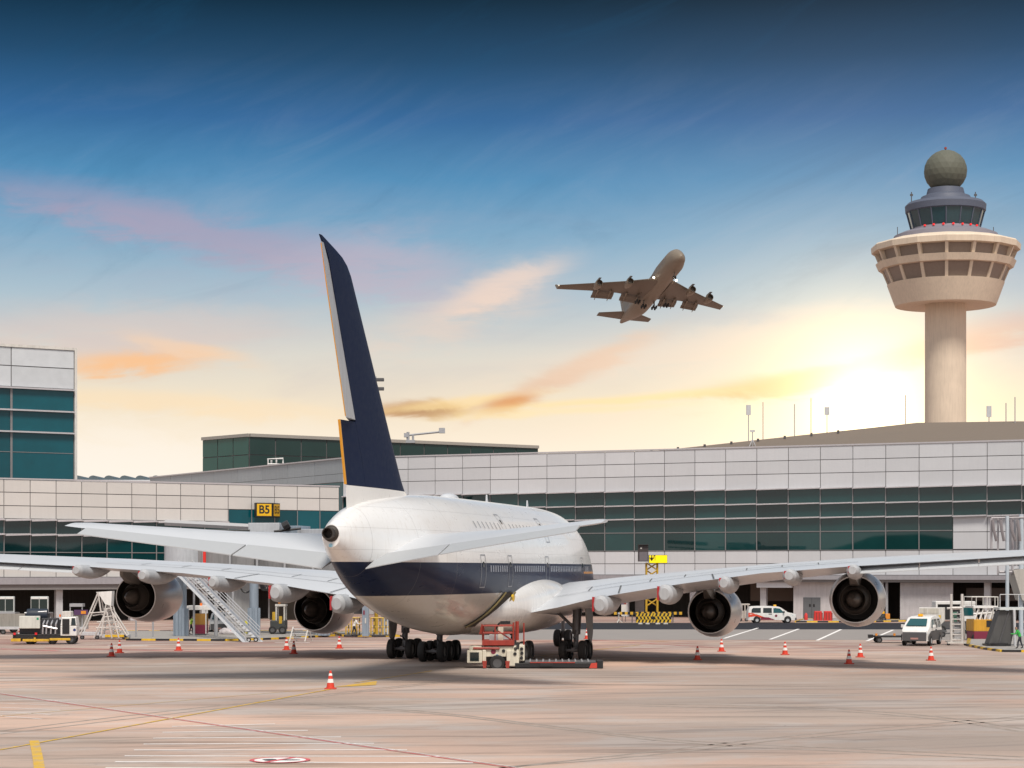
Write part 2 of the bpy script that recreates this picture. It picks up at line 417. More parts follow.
# kerbed islands
def island(name, pts, z, parent=None):
    """raised slab with a black and yellow kerb"""
    n = len(pts); mb = MB(); c = sum((Vector(p) for p in pts), Vector((0, 0, 0)))/n
    inn = [Vector(p)+(c-Vector(p)).normalized()*.3 for p in pts]
    mb.add([(p.x, p.y, z-.01) for p in inn]+[(p.x, p.y, 0) for p in inn], [tuple(range(n))]+[(i, (i+1) % n, (i+1) % n+n, i+n) for i in range(n)])
    structure(name, mb, concrete)
    kb = MB(); cnt = 0
    for i in range(n):
        a, b = Vector(pts[i]), Vector(pts[(i+1) % n]); d = b-a; m = max(1, int(d.length/1.1)); nn = Vector((-d.y, d.x, 0)).normalized()*.15
        for k in range(m):
            p, q = a+d*k/m, a+d*(k+1)/m; cnt += 1
            kb.add([(p-nn).to_tuple(), (q-nn).to_tuple(), (q+nn).to_tuple(), (p+nn).to_tuple()]+[tuple(v+Vector((0, 0, z+.02))) for v in (p-nn, q-nn, q+nn, p+nn)],
                   [(0, 1, 5, 4), (1, 2, 6, 5), (2, 3, 7, 6), (3, 0, 4, 7), (4, 5, 6, 7)], cnt % 2)
    structure('kerb', kb, [yellow, blackp])
V3 = lambda p: Vector((p[0], p[1], 0))
island('pavement', [gd(128, 640.5), gd(170, 640.7), gd(225, 641), gd(262, 640), gd(300, 638.2), gd(334, 636.2), V3((-20, 202)), V3((-40, 202))], .15)
island('pavement', [gd(344, 636.6), gd(400, 636.8), V3((-14, 200)), V3((-18, 200))], .15)
island('pavement', [gd(968, 646), gd(985, 649.5), gd(1002, 652), gd(1060, 652.5), V3((58, 196)), V3((44, 192))], .15)
island('pavement', [gd(796, 622.4), gd(860, 622.4), gd(905, 621.5), V3((50, 247)), V3((37, 253))], .15)
# distant woods behind the camera (seen only as a reflection in the glass)
tm = M('far_woods', (.035, .05, .035), .9, var=.4, scale=.05)
mb = MB(); top = []; xs = np.linspace(-700, 700, 160)
hs = [15+5*math.sin(x*.013)+3*math.sin(x*.05+1)+random.uniform(-1.2, 1.2)+(7 if -60 < x < 10 else 0) for x in xs]
mb.loft([[(x, -300, 0), (x, -300+2, h), (x, -330, h*.9), (x, -340, 0)] for x, h in zip(xs, hs)], 0)
o = build('far_woods', mb, tm); o['kind'] = 'stuff'
tag(o, 'dark belt of woods far across the airfield, behind the viewer', 'woods')

# ================================================================== TERMINAL
panel = M('cladding_panel', (.595, .605, .63), .38, var=.05, scale=.4, island=.05, streak=.03)
panel_l = M('cladding_panel_cream', (.60, .585, .565), .40, var=.05, scale=.4, island=.05, streak=.03)
backing = M('dark_backing', (.13, .125, .13), .6)
fin_m = M('sunshade_metal', (.52, .50, .52), .4, .2)
frame_m = M('window_frame_metal', (.24, .235, .24), .45, .3)
gl_main = M('smoked_glass', (.006, .040, .041), .02, var=.3, scale=.3, spec=.5, ior=1.62, objvar=.45)
gl_teal = M('green_teal_glass', (.001, .070, .092), .03, var=.35, scale=.25, spec=.5, ior=1.42, objvar=.3)
gl_left = M('dark_teal_glass', (.004, .032, .036), .02, var=.3, scale=.3, spec=.5, ior=1.6, objvar=.4)
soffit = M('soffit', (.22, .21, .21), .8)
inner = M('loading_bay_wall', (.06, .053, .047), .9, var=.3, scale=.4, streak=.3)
fascia_m = M('fascia_grey', (.33, .32, .345), .5, streak=.1)
roof_m = M('roof_sheet', (.19, .15, .115), .6, var=.15)
def wallY(px): return 31375/(112+(px-400)*.02564)
O = Vector((-24.0, 283.9, 0)); TH = R(-24.05); MOD = 4.22; S_END = 86.13+MOD*10
T = thing('terminal_building', 'long white panelled terminal with bands of smoked glass behind the parked airliner', 'terminal', O, TH)
def ws(px):
    Y = wallY(px); X = (px-512)/F*Y; return (Vector((X, Y, 0))-O).dot(Vector((math.cos(TH), math.sin(TH), 0)))
Z = dict(top=22.1, a=20.35, b=18.65, f1=16.72, f2=14.8, f3=13.0, g0=8.8, c1=5.6, c0=4.75)
SG = ws(952.8)
mb = MB(); mb.box(0, S_END, .10, 34, 5.6, 21.95); build('wall', mb, backing, T)
S0 = SG-20*MOD
bays = [(max(0.02, S0+i*MOD), S0+(i+1)*MOD) for i in range(-1, 30) if S0+(i+1)*MOD < S_END+.1]
def clad(mb, a, b, z0, z1, y=0.0, gp=.042, th=.09): mb.box(a+gp, b-gp, y-.005, y+th, z0+gp, z1-gp)
mb = MB(); mlow = MB()
for a, b in bays:
    for z0, z1 in ((Z['a'], Z['top']), (Z['b'], Z['a']), (Z['f1'], Z['b'])): clad(mb, a, b, z0, z1)
    for z0, z1 in ((7.1, 8.75), (5.62, 7.1)): clad(mlow, a, b, z0, z1)
    if a > SG-.5:
        for z0, z1 in ((8.85, 11.0), (11.0, 13.0)): clad(mlow, a, b, z0, z1)
build('cladding', mb, panel, T); build('lower_cladding', mlow, panel, T)
mb = MB(); mb.box(-.1, S_END, -.10, .3, 22.1, 22.28); build('coping', mb, fin_m, T)
for a, b in bays:
    lo = Z['f3'] if a > SG-.5 else Z['g0']
    mb = MB(); mb.box(a+.04, b-.04, .02, .06, lo+.04, Z['f1']-.04); wn = build('window', mb, gl_main, T)
    mb = MB(); mb.box(a-.06, a+.06, -.10, .09, lo, Z['f1'])
    for zz in ([11.2, 8.8] if lo < 10 else []): mb.box(a+.06, b-.06, -.05, .09, zz-.05, zz+.05)
    build('frame', mb, frame_m, wn)
for zz in (Z['f1'], Z['f2'], Z['f3']):
    mb = MB()
    for a, b in bays:
        if zz == Z['f3'] and False: continue
        mb.add([(a+.05, -.60, zz-.02), (b-.05, -.55, zz+.07), (b-.05, .0, zz+.12), (a+.05, 0, zz+.06), (a+.05, -.60, zz-.15), (b-.05, -.55, zz-.06), (b-.05, .0, zz-.06), (a+.05, 0, zz-.12)],
               [(0, 1, 2, 3), (7, 6, 5, 4), (0, 4, 5, 1), (1, 5, 6, 2), (2, 6, 7, 3), (3, 7, 4, 0)])
    build('sunshade', mb, fin_m, T)
mb = MB(); mb.box(-.2, S_END, -.9, .5, 5.05, 5.6); mb.box(-.2, S_END, -.6, .5, 4.72, 5.04, 1); build('canopy', mb, [fascia_m, soffit], T)
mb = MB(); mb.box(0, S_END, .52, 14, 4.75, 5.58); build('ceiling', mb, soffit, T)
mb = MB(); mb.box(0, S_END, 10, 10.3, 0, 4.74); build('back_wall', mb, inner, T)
for i in range(0, 12):
    s = 4+i*9.6
    if ws(790) < s < ws(955): continue
    mb = MB(); mb.box(s-.4, s+.4, .8, 1.6, 0, 4.74); build('column', mb, lgrey, T, bevel=.04)
sv = [ws(792), ws(870)]
mb = MB(); mb.box(sv[0], sv[1], .6, 9.9, 0, 4.74); build('service_wall', mb, M('service_wall_paint', (.58, .56, .57), .7, var=.08, streak=.15), T)
s = ws(802); dr = MB(); dr.box(s, s+2.25, .52, .59, .02, 2.75); dr.box(s+1.11, s+1.14, .505, .53, .02, 2.7, 1); drp = build('door', dr, [M('door_grey', (.13, .14, .15), .6), blackp], T)
for k in (.78, 1.3):
    mb = MB(); mb.box(s+k, s+k+.22, .49, .52, 1.55, 1.9); build('door_window', mb, blackp, drp)
mb = MB(); n = 34
for k in range(n):
    z0 = 4.7*k/n; z1 = 4.7*(k+1)/n
    mb.add([(ws(899), .58, z0), (ws(952), .58, z0), (ws(952), .50, z0+.06), (ws(899), .50, z0+.06), (ws(952), .55, z1), (ws(899), .55, z1)], [(0, 1, 2, 3), (3, 2, 4, 5)])
build('roller_shutter', mb, M('shutter_metal', (.60, .585, .60), .5, streak=.12), T)
for k, pxx in enumerate((872, 877, 881.5, 886)):
    mb = MB(); mb.tube([(ws(pxx), .35, .1), (ws(pxx), .35, 4.7)], .2-.03*(k % 2), 10); build('pipe', mb, lgrey if k % 2 == 0 else grey, T, smooth=40)
mb = MB(); mb.box(ws(757), ws(792)-.02, -.25, .4, 4.0, 4.7); build('fascia_panel', mb, panel, T)
mb = MB(); mb.box(ws(740), ws(790), 4.5, 4.9, 2.2, 4.7); build('bay_partition', mb, M('bay_partition', (.13, .10, .08), .9), T)
mb = MB(); mb.box(ws(958), ws(1030), 5, 5.4, 2.4, 4.0); build('bay_beam', mb, M('bay_beam', (.16, .14, .13), .9), T)
for a, b in ((627, 636), (682, 692)):
    mb = MB(); mb.box(ws(a), ws(b), 3.0, 3.6, 0, 4.7); build('bay_pier', mb, M('bay_pier', (.30, .28, .27), .9), T)
# hip roof behind the parapet
cdir = Vector((math.cos(TH), math.sin(TH), 0)); ndir = Vector((-math.sin(TH), math.cos(TH), 0))
def tp(s, y, z): return O+cdir*s+ndir*y+Vector((0, 0, z))
sa, sb = ws(597), ws(905)
mb = MB(); A0 = (sa-1, 1.0, 21.4); A1 = (sb-3, 20, 26.2); B1 = (sb+10, 20, 26.0); C1 = (S_END+10, 20, 24.6)
mb.add([A0, (S_END, 1.0, 22.0), C1, B1, A1, (S_END, 40, 21), (sa, 40, 21)], [(0, 1, 3, 4), (1, 2, 3), (4, 3, 5, 6), (0, 4, 6), (3, 2, 5)])
build('roof', mb, roof_m, T)
for k in range(9):
    s = sa+3+(sb-12-sa)*k/9.0; t = (s-sa)/(sb-sa)
    mb = MB(); mb.box(s-.13, s+.13, 18.3*t+1.0, 18.3*t+1.25, 21.4+4.8*t-.15, 21.4+4.8*t+.3); build('roof_light', mb, dgrey, T)
# angled end wall running back to the left
WA = O.copy(); WB = Vector(((150-512)/F*343, 343, 0)); wd = (WB-WA); wl = wd.length; wth = math.atan2(-wd.y, -wd.x)
def wp(s, y, z): # s from corner backwards
    d = wd.normalized(); nn = Vector((d.y, -d.x, 0))
    return WA+d*s+nn*y+Vector((0, 0, z))
def wbox(mb, s0, s1, y0, y1, z0, z1, mi=0):
    vs = [wp(s, y, z) for z in (z0, z1) for s, y in ((s0, y0), (s1, y0), (s1, y1), (s0, y1))]
    mb.add(vs, [(3, 2, 1, 0), (4, 5, 6, 7), (0, 1, 5, 4), (1, 2, 6, 5), (2, 3, 7, 6), (3, 0, 4, 7)], mi)
mb = MB(); wbox(mb, 0, wl, .1, 16, 0, 21.9); build('end_wall', mb, backing, T, world=True)
mb = MB()
for k in range(8):
    a, b = wl*k/8, wl*(k+1)/8; wbox(mb, a+.04, b-.04, -.02, .09, 20.0, 22.05); wbox(mb, a+.04, b-.04, -.02, .09, 18.8, 19.95)
build('cladding', mb, M('blue_grey_cladding', (.36, .40, .43), .4, island=.05, streak=.1), T, world=True)
for k in range(8):
    a, b = wl*k/8, wl*(k+1)/8; mb = MB(); wbox(mb, a+.06, b-.06, .02, .085, 5, 18.75); build('window', mb, gl_teal, T, world=True)
mb = MB(); wbox(mb, -.2, wl, -.2, .3, 22.05, 22.25); build('coping', mb, fin_m, T, world=True)

# ------------------------------------------------------------------ left pier
LO = Vector((-60.9, 238, 0)); LT = math.atan2(23, 38.5); LMOD = 3.12
LP = thing('pier_building', 'lower cream panelled pier with dark ribbon windows at the left', 'terminal pier', LO, LT)
def lY(px): return 2000*10.83/(91-px*8/340.0)
def ls(px): Y = lY(px); return (Vector(((px-512)/F*Y, Y, 0))-LO).dot(Vector((math.cos(LT), math.sin(LT), 0)))
LE = ls(339); nb = 20; lb = [(ls(3.8)+LMOD*i, ls(3.8)+LMOD*(i+1)) for i in range(-9, 15)]
LMOD = (ls(251.5)-ls(3.8))/10.0
lb = [(ls(3.8)+LMOD*i, min(LE, ls(3.8)+LMOD*(i+1))) for i in range(-9, 16) if ls(3.8)+LMOD*i < LE-.3]
mb = MB(); mb.box(lb[0][0], LE, .1, 20, 3.9, 17.0); build('wall', mb, backing, LP)
mb = MB(); mlow = MB(); LSP = ls(228)
for a, b in lb:
    rows = [(15.55, 17.1), (13.95, 15.55)]+([(12.4, 13.95)] if a < LSP-1 else [])
    for z0, z1 in rows: clad(mb, a, b, z0, z1, gp=.045)
    clad(mlow, a, b, 5.4, 7.3, gp=.045)
build('cladding', mb, panel_l, LP); build('lower_cladding', mlow, panel_l, LP)
mb = MB(); mb.box(lb[0][0], LE+.1, -.08, .3, 17.1, 17.26); build('coping', mb, fin_m, LP)
for a, b in lb:
    mb = MB()
    if a < LSP-1: zz = (7.4, 12.25); mb.box(a+.04, b-.04, .02, .06, 7.4, 12.25)
    else: zz = (7.4, 13.9); mb.box(a+.04, b-.04, .02, .06, 7.4, 13.9)
    wn = build('window', mb, gl_left if a < LSP-1 else gl_teal, LP)
    mb = MB(); mb.box(a-.05, a+.05, -.08, .08, zz[0], zz[1]); mb.box(a+.05, b-.05, -.05, .085, 8.35, 8.45); build('frame', mb, frame_m, wn)
for zz in (12.3, 10.55):
    mb = MB()
    for a, b in lb:
        if a > LSP-1: continue
        mb.add([(a+.05, -.60, zz-.06), (b-.05, -.55, zz+.06), (b-.05, .0, zz+.12), (a+.05, 0, zz+.06), (a+.05, -.60, zz-.22), (b-.05, -.55, zz-.10), (b-.05, .0, zz-.06), (a+.05, 0, zz-.12)],
               [(0, 1, 2, 3), (7, 6, 5, 4), (0, 4, 5, 1), (1, 5, 6, 2), (2, 6, 7, 3), (3, 7, 4, 0)])
    build('sunshade', mb, fin_m, LP)
mb = MB(); mb.box(lb[0][0], LE, -.7, .5, 4.55, 5.38); mb.box(lb[0][0], LE, -.4, .5, 3.9, 4.54, 1); build('canopy', mb, [fascia_m, soffit], LP)
mb = MB(); mb.box(lb[0][0], LE, .52, 12, 3.9, 4.6); build('ceiling', mb, soffit, LP)
mb = MB(); mb.box(lb[0][0], LE, 9, 9.3, 0, 3.89); build('back_wall', mb, inner, LP)
for k in range(-2, 7):
    s = ls(61)+k*9.4
    if s > LE: break
    mb = MB(); mb.box(s-.42, s+.42, .6, 1.4, 0, 3.89); build('column', mb, lgrey, LP, bevel=.04)

# ------------------------------------------------------------------ stair tower block at the left edge
TB = thing('tower_block', 'tall block of teal glass under pale panels at the left edge', 'building', at(76, 570, 262).xy.to_3d()-Vector((0, 0, .4)), LT)
H = 35.6
mb = MB(); mb.box(-30, 0, .12, 18, 0, H-.2); build('wall', mb, backing, TB)
mb = MB()
xs = [-30, -24.3, -16.5, -8.6, -.25]
pan_b = M('pale_blue_panel', (.56, .59, .62), .4, var=.12, scale=.8, island=.06)
for a, b in zip(xs, xs[1:]):
    clad(mb, a, b, 33.0, 35.4, gp=.06); clad(mb, a, b, 30.3, 33.0, gp=.06)
build('cladding', mb, pan_b, TB)
mb = MB(); mb.box(-30, .12, -.15, .4, 35.4, 35.75); mb.box(-.22, .12, -.15, .3, 10, 35.4); mb.box(-.2, .15, .31, 18, 10, 35.75); build('trim', mb, offwhite, TB)
for a, b in zip(xs, xs[1:]):
    mb = MB(); mb.box(a+.1, b-.1, .02, .1, 12, 30.2); wn = build('window', mb, gl_teal, TB)
    mb = MB(); mb.box(a-.14, a+.14, -.1, .11, 12, 30.2)
    for zz in (21.9,): mb.box(a+.15, b-.1, -.03, .11, zz-.04, zz+.04)
    build('frame', mb, frame_m, wn)
for zz in (30.15, 27.3, 24.5):
    mb = MB(); mb.box(-30, -.3, -.55, .0, zz-.1, zz+.1); build('sunshade', mb, fin_m, TB)
# ------------------------------------------------------------------ teal glass hall behind
c0 = at(249.5, 433.5, 340); cr = at(538, 445, 373); cl = at(203, 436.5, 350); cr.z = cl.z = c0.z
GH = thing('glass_hall', 'flat roofed teal glass hall rising behind the terminal roof', 'building', (c0.x, c0.y, 0), 0)
mb = MB(); back = cr+(cl-c0); pts = [cl, c0, cr, back]
mb.add([(p.x, p.y, 0) for p in pts]+[(p.x, p.y, p.z-.5) for p in pts], [(0, 1, 5, 4), (1, 2, 6, 5), (2, 3, 7, 6), (3, 0, 4, 7), (4, 5, 6, 7)]); build('wall', mb, backing, GH, world=True)
def sidepanes(a, b, n, mat, out):
    for k in range(n):
        p, q = a.lerp(b, k/n), a.lerp(b, (k+1)/n); dd = (q-p).normalized()*.09; p = p+dd+out; q = q-dd+out
        mb = MB()
        for z0, z1 in ((16, 22.4), (22.55, 25.8), (25.95, c0.z-.6)): mb.add([(p.x, p.y, z0), (q.x, q.y, z0), (q.x, q.y, z1), (p.x, p.y, z1)], [(0, 1, 2, 3)])
        build('window', mb, mat, GH, world=True)
dk = M('hall_glass_dark', (.012, .038, .034), .15, var=.2, scale=.3, spec=.4); lt_ = M('hall_glass_teal', (.012, .085, .075), .12, var=.2, scale=.3, spec=.4)
sidepanes(cl, c0, 3, lt_, Vector((-.08, -.12, 0))); sidepanes(c0, cr, 12, dk, Vector((0, -.14, 0)))
mb = MB()
for a, b in ((cl, c0), (c0, cr)):
    d = (b-a).normalized(); nn = Vector((d.y, -d.x, 0))*.4
    mb.add([tuple(v) for v in (a+nn, b+nn, b-nn, a-nn)]+[tuple(v-Vector((0, 0, .55))) for v in (a+nn, b+nn, b-nn, a-nn)], [(0, 1, 2, 3), (7, 6, 5, 4), (0, 4, 5, 1), (1, 5, 6, 2), (2, 6, 7, 3), (3, 7, 4, 0)])
build('roof_edge', mb, M('roof_edge_metal', (.34, .32, .29), .5), GH, world=True)
mb = MB(); mb.add([(p.x, p.y, p.z-.25) for p in pts], [(0, 1, 2, 3)]); build('roof', mb, roof_m, GH, world=True)
# ------------------------------------------------------------------ far hall with small barrel vaults
FH = thing('vaulted_hall', 'far low hall with a row of small dark barrel roofs', 'building', at(120, 570, 420).xy.to_3d(), 0)
mb = MB(); mb.box(-16, 16, 0, 20, 0, 25.2); build('wall', mb, M('far_wall', (.62, .66, .70), .6), FH)
for k in range(7):
    mb = MB(); x = -9+k*3.3; mb.prism([(x+1.1*math.cos(a), 25.2+.95*math.sin(a)) for a in np.linspace(0, math.pi, 9)], .2, 20); build('roof', mb, M('vault_roof', (.10, .14, .16), .5), FH, smooth=40)

# ================================================================== CONTROL TOWER
TY = 356.0; k_ = TY/F
CT = thing('control_tower', 'tall concrete airport control tower with a round pod and a radar dome', 'control tower', ((945.5-512)*k_, TY, 0), 0)
tz = lambda py: CH+(HY-py)*k_
tconc = M('tower_concrete', (.74, .62, .49), .85, var=.10, scale=.5, bump=.1, streak=.12)
tdark = M('tower_shadow_glass', (.26, .205, .17), .4, var=.15, spec=.5)
troof = M('tower_cab_grey', (.09, .105, .15), .6)
N = 16; A0_ = math.pi/16
mb = MB(); mb.lathe([(3.65, 0), (3.6, tz(304))], 48, cap0=True); build('shaft', mb, tconc, CT, smooth=40)
pr_ = lambda rp, py: (rp*k_, tz(py))
mb = MB()
mb.lathe([pr_(20, 304.5), pr_(49.5, 306), pr_(51.5, 301), pr_(57.6, 284.3), pr_(56.5, 284), pr_(40, 285)], 48); build('pod_base', mb, tconc, CT, smooth=12)
mb = MB(); mb.lathe([pr_(57, 287), pr_(65, 269.5)], N, a0=A0_); mb.lathe([pr_(66, 263), pr_(69, 252)], N, a0=A0_); mb.v = [(x*.955, y*.955, z) for x, y, z in mb.v]; build('pod_glass', mb, tdark, CT)
mb = MB(); mb.lathe([pr_(60, 270), pr_(66.2, 269.5), pr_(69, 262.8), pr_(62, 262)], N, a0=A0_); mb.lathe([pr_(66, 252.5), pr_(73, 252), pr_(73.5, 246.5), pr_(72, 245), pr_(58, 241), pr_(51, 240)], N, a0=A0_); build('pod_ring', mb, tconc, CT)
mb = MB()
for i in range(N):
    a = A0_+2*math.pi*i/N
    for q in ((55.5, 287.5), (72.6, 247)),:
        p0, p1 = [Vector((r_*k_*math.cos(a), r_*k_*math.sin(a), tz(py))) for r_, py in q]
        t = Vector((-math.sin(a), math.cos(a), 0))*.28; o_ = Vector((math.cos(a), math.sin(a), 0))*.9
        mb.add([p0-t, p0+t, p0+t-o_, p0-t-o_, p1-t, p1+t, p1+t-o_, p1-t-o_], [(0, 1, 5, 4), (1, 2, 6, 5), (2, 3, 7, 6), (3, 0, 4, 7)])
build('pod_rib', mb, tconc, CT)
mb = MB()
for i in range(N):
    a = A0_+2*math.pi*(i+.5)/N
    for (r_, py, h) in ((60, 278, .35), (67, 258, .3)): pass
mb = MB(); mb.lathe([pr_(52, 241), pr_(51, 236), pr_(44, 233), pr_(37, 232.5), pr_(35, 231), pr_(34, 229)], 40); build('cab_base', mb, M('cab_base_grey', (.22, .21, .25), .7), CT, smooth=30)
mb = MB(); mb.lathe([pr_(33.5, 229), pr_(38, 212)], N, a0=A0_); build('cab_window', mb, M('cab_glass', (.03, .07, .085), .08, var=.2), CT)
for i in range(N):
    mb = MB(); a = A0_+2*math.pi*i/N; mb.tube([(33.8*k_*math.cos(a), 33.8*k_*math.sin(a), tz(229)), (38.3*k_*math.cos(a), 38.3*k_*math.sin(a), tz(212))], .13, 5)
    build('cab_mullion', mb, troof, CT)
mb = MB(); mb.lathe([pr_(37, 213), pr_(39.5, 212), pr_(40, 206), pr_(37, 203), pr_(26, 201), pr_(24, 197), pr_(19, 195), pr_(17.5, 189), pr_(10, 188)], 40); build('cab_roof', mb, troof, CT, smooth=30)
for i in range(-3, 4):
    a = -math.pi/2+i*.27; rr = 35.5*k_; mb = MB(); mb.box(-.16, .16, -.16, .16, 0, .28)
    build('warning_light', mb, M('red_lamp', (.8, .02, .02), .3, emit=((1, .02, .02), .5)), CT, loc=(rr*math.cos(a), rr*math.sin(a), tz(230.3)))
bm = bmesh.new(); bmesh.ops.create_icosphere(bm, subdivisions=3, radius=21.3*k_)
mb = MB(); mb.v = [tuple(v.co) for v in bm.verts]; mb.f = [tuple(v.index for v in f.verts) for f in bm.faces]; mb.m = [0]*len(mb.f); bm.free()
build('radome', mb, M('radome_panel', (.105, .11, .085), .7, island=.10), CT, loc=(0, 0, tz(171.3)))
mb = MB(); mb.tube([(0, 0, tz(151)), (0, 0, tz(147))], .12, 6); mb.box(-.2, .2, -.2, .2, tz(149), tz(147.5)); build('beacon', mb, dred, CT)
for dxp in (-34, 30):
    mb = MB(); mb.tube([(dxp*k_, 0, tz(203)), (dxp*k_, 0, tz(192))], .09, 5); mb.box(dxp*k_-.25, dxp*k_+.25, -.1, .1, tz(196), tz(194)); build('antenna', mb, dgrey, CT)
for dxp in (-48, 48): 
    mb = MB(); mb.tube([(dxp*k_, 0, tz(241)), (dxp*k_, 0, tz(227))], .07, 5); build('antenna', mb, dgrey, CT)

# ================================================================== AEROPLANES
def smooth_interp(xs, ys, x):
    """monotone cubic through the stations"""
    xs = np.array(xs, float); ys = np.array(ys, float); d = np.diff(ys)/np.diff(xs); m = np.zeros(len(xs))
    m[0], m[-1] = d[0], d[-1]
    for i in range(1, len(xs)-1): m[i] = 0 if d[i-1]*d[i] <= 0 else 2*d[i-1]*d[i]/(d[i-1]+d[i])
    i = int(np.clip(np.searchsorted(xs, x)-1, 0, len(xs)-2)); h = xs[i+1]-xs[i]; t = (x-xs[i])/h
    return float(ys[i]*(1+2*t)*(1-t)**2+h*m[i]*t*(1-t)**2+ys[i+1]*t*t*(3-2*t)+h*m[i+1]*t*t*(t-1))
class Fus:
    def __init__(s, st, zc=.45, x0=40.0, pw=2.0): s.st = np.array(st, float); s.k = zc; s.x0 = x0
    def sec(s, x):
        a = s.st; return [smooth_interp(a[:, 0], a[:, i], x) for i in (1, 2, 3)]
    def pt(s, x, z, side=1, off=0.0):
        b, t, wd = s.sec(x); c = b+s.k*(t-b); h = (t-c) if z > c else (c-b); q = max(-1, min(1, (z-c)/h)); y = wd*math.sqrt(max(0, 1-q*q))
        n = Vector((y/wd**2, 0, (z-c)/h**2)); n.normalize()
        return Vector((side*(y+n.x*off), s.x0-x, z+n.z*off))
    def mesh(s, xs, n=64):
        mb = MB(); rings = []
        for x in xs:
            b, t, wd = s.sec(x); c = b+s.k*(t-b)
            rings.append([(wd*math.cos(a), s.x0-x, c+math.sin(a)*((t-c) if math.sin(a) > 0 else (c-b))) for a in [2*math.pi*k/n for k in range(n)]])
        mb.loft(rings, 0, True, True); return mb
    def patch(s, mb, x0, x1, z0, z1, side=1, off=.02, nx=3, nz=5, mi=0):
        vs = [s.pt(x0+(x1-x0)*i/nx, z0+(z1-z0)*j/nz, side, off) for j in range(nz+1) for i in range(nx+1)]
        mb.add(vs, [(j*(nx+1)+i, j*(nx+1)+i+1, (j+1)*(nx+1)+i+1, (j+1)*(nx+1)+i) for j in range(nz) for i in range(nx)], mi)
def foil(n=14):
    us = [.5*(1-math.cos(math.pi*i/n)) for i in range(n+1)]
    th = lambda u: 5*(.2969*math.sqrt(u)-.126*u-.3516*u*u+.2843*u**3-.1036*u**4)
    return [(u, th(u)) for u in us[::-1]]+[(u, -th(u)*.85) for u in us[1:]]
FO = foil()
def wing_mesh(secs, side, x0=40.0, cut=1.0, sub=4):
    """sections: y, xLE, xTE, zLE, zTE, thickness"""
    a = np.array(secs, float); ys = []
    for i in range(len(a)-1): ys += list(np.linspace(a[i, 0], a[i+1, 0], sub, endpoint=False))
    ys.append(a[-1, 0]); rings = []; uvs = []
    for y in ys:
        v = [float(np.interp(y, a[:, 0], a[:, i])) for i in range(6)]
        rings.append([(side*y, x0-(v[1]+(v[2]-v[1])*u*cut), v[3]+(v[4]-v[3])*u*cut+t*v[5]) for u, t in FO])
    return MB().loft(rings, 0, True, True)

# ---- livery: white over a navy cheat band over a belly with shade in its colour, keyed to height on the body
def livery():
    m = bpy.data.materials.new('airliner_livery'); m.use_nodes = True; t = m.node_tree; b = t.nodes['Principled BSDF']
    c = t.nodes.new('ShaderNodeTexCoord'); ob = E(t, c.outputs['Object']); x, y, z = sepx(t, ob)
    n = noise(t, comb(t, x*1.0, y*.5, z*2.0), .8, 6, .65); n2 = noise(t, comb(t, x*6, y*6, z*.6), .7, 5, .65)
    bandm = z.f('GREATER_THAN', 4.78)*z.f('LESS_THAN', 6.72)
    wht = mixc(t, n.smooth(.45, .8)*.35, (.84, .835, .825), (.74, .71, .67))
    wht = mixc(t, z.f('LESS_THAN', 4.78), wht, (.60, .555, .49))  # belly shade put into the paint as a darker cream
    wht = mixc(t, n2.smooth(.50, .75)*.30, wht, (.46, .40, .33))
    nav = mixc(t, n.smooth(.4, .7), (.010, .018, .050), (.014, .025, .060))
    col = mixc(t, bandm, wht, nav)
    gold = z.f('GREATER_THAN', 5.98)*z.f('LESS_THAN', 6.14)*y.f('GREATER_THAN', 19.5)*y.f('LESS_THAN', 27.5)
    col = mixc(t, gold, col, (.62, .27, .03))
    # skin joints every few metres
    fr = (y*(1/5.4)).f('FRACT'); ln = fr.f('LESS_THAN', .007); col = mixc(t, ln*.45, col, (.2, .19, .18))
    for zz in (8.62, 9.85, 3.6, 7.4):
        col = mixc(t, ((z-zz).f('ABSOLUTE')).f('LESS_THAN', .014)*.30, col, (.22, .21, .20))
    t.links.new(col.s, b.inputs['Base Color']); t.links.new(((n-.5)*.2+.30).s, b.inputs['Roughness'])
    t.links.new((bandm*-.40+.5).s, b.inputs['Specular IOR Level']); t.links.new((bandm*-.48+.55).s, b.inputs['Coat Weight']); b.inputs['Coat Roughness'].default_value = .10; return m
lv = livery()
navy = M('navy_paint', (.010, .018, .050), .55, var=.12, spec=.10)
gold = M('gold_paint', (.78, .36, .03), .4)
wing_w = M('wing_white', (.60, .625, .66), .38, var=.04, scale=.25, coat=.15)
wing_g = M('wing_grey', (.50, .51, .52), .35, var=.08, scale=.8, coat=.2)
fair_m = M('fairing_pale', (.45, .465, .485), .42, var=.12, scale=.8, streak=.15)
nac_m = M('nacelle_metal', (.60, .575, .56), .30, .55, var=.06, scale=.8)
duct_m = M('exhaust_dark', (.045, .038, .032), .55, .2, var=.3)
plug_m = M('exhaust_plug_metal', (.11, .095, .082), .45, .5, var=.2)
gear_m = M('gear_metal', (.16, .16, .17), .45, .3)
PX, PY, PA = -2.43, 137.7, 0.247
A = thing('parked_airliner', 'huge double deck airliner parked with its navy tail towards the viewer', 'airliner', (PX, PY, 0), -PA)
ST = [(7, 4.6, 5.0, .15), (7.6, 3.7, 6.0, 1.0), (9.4, 3.1, 7.5, 1.75), (12.6, 2.55, 9.2, 2.45), (16, 2.15, 10.4, 2.95), (20, 2.0, 10.9, 3.32), (25.5, 1.95, 11.05, 3.55), (32, 1.95, 11.05, 3.57), (46, 1.98, 11.03, 3.57),
      (52, 2.40, 10.98, 3.45), (56, 2.92, 10.85, 3.18), (60, 3.68, 10.65, 2.75), (64, 4.72, 10.3, 2.0), (67, 5.9, 9.8, 1.32), (69, 6.85, 9.2, .88), (70.2, 7.5, 8.75, .50)]
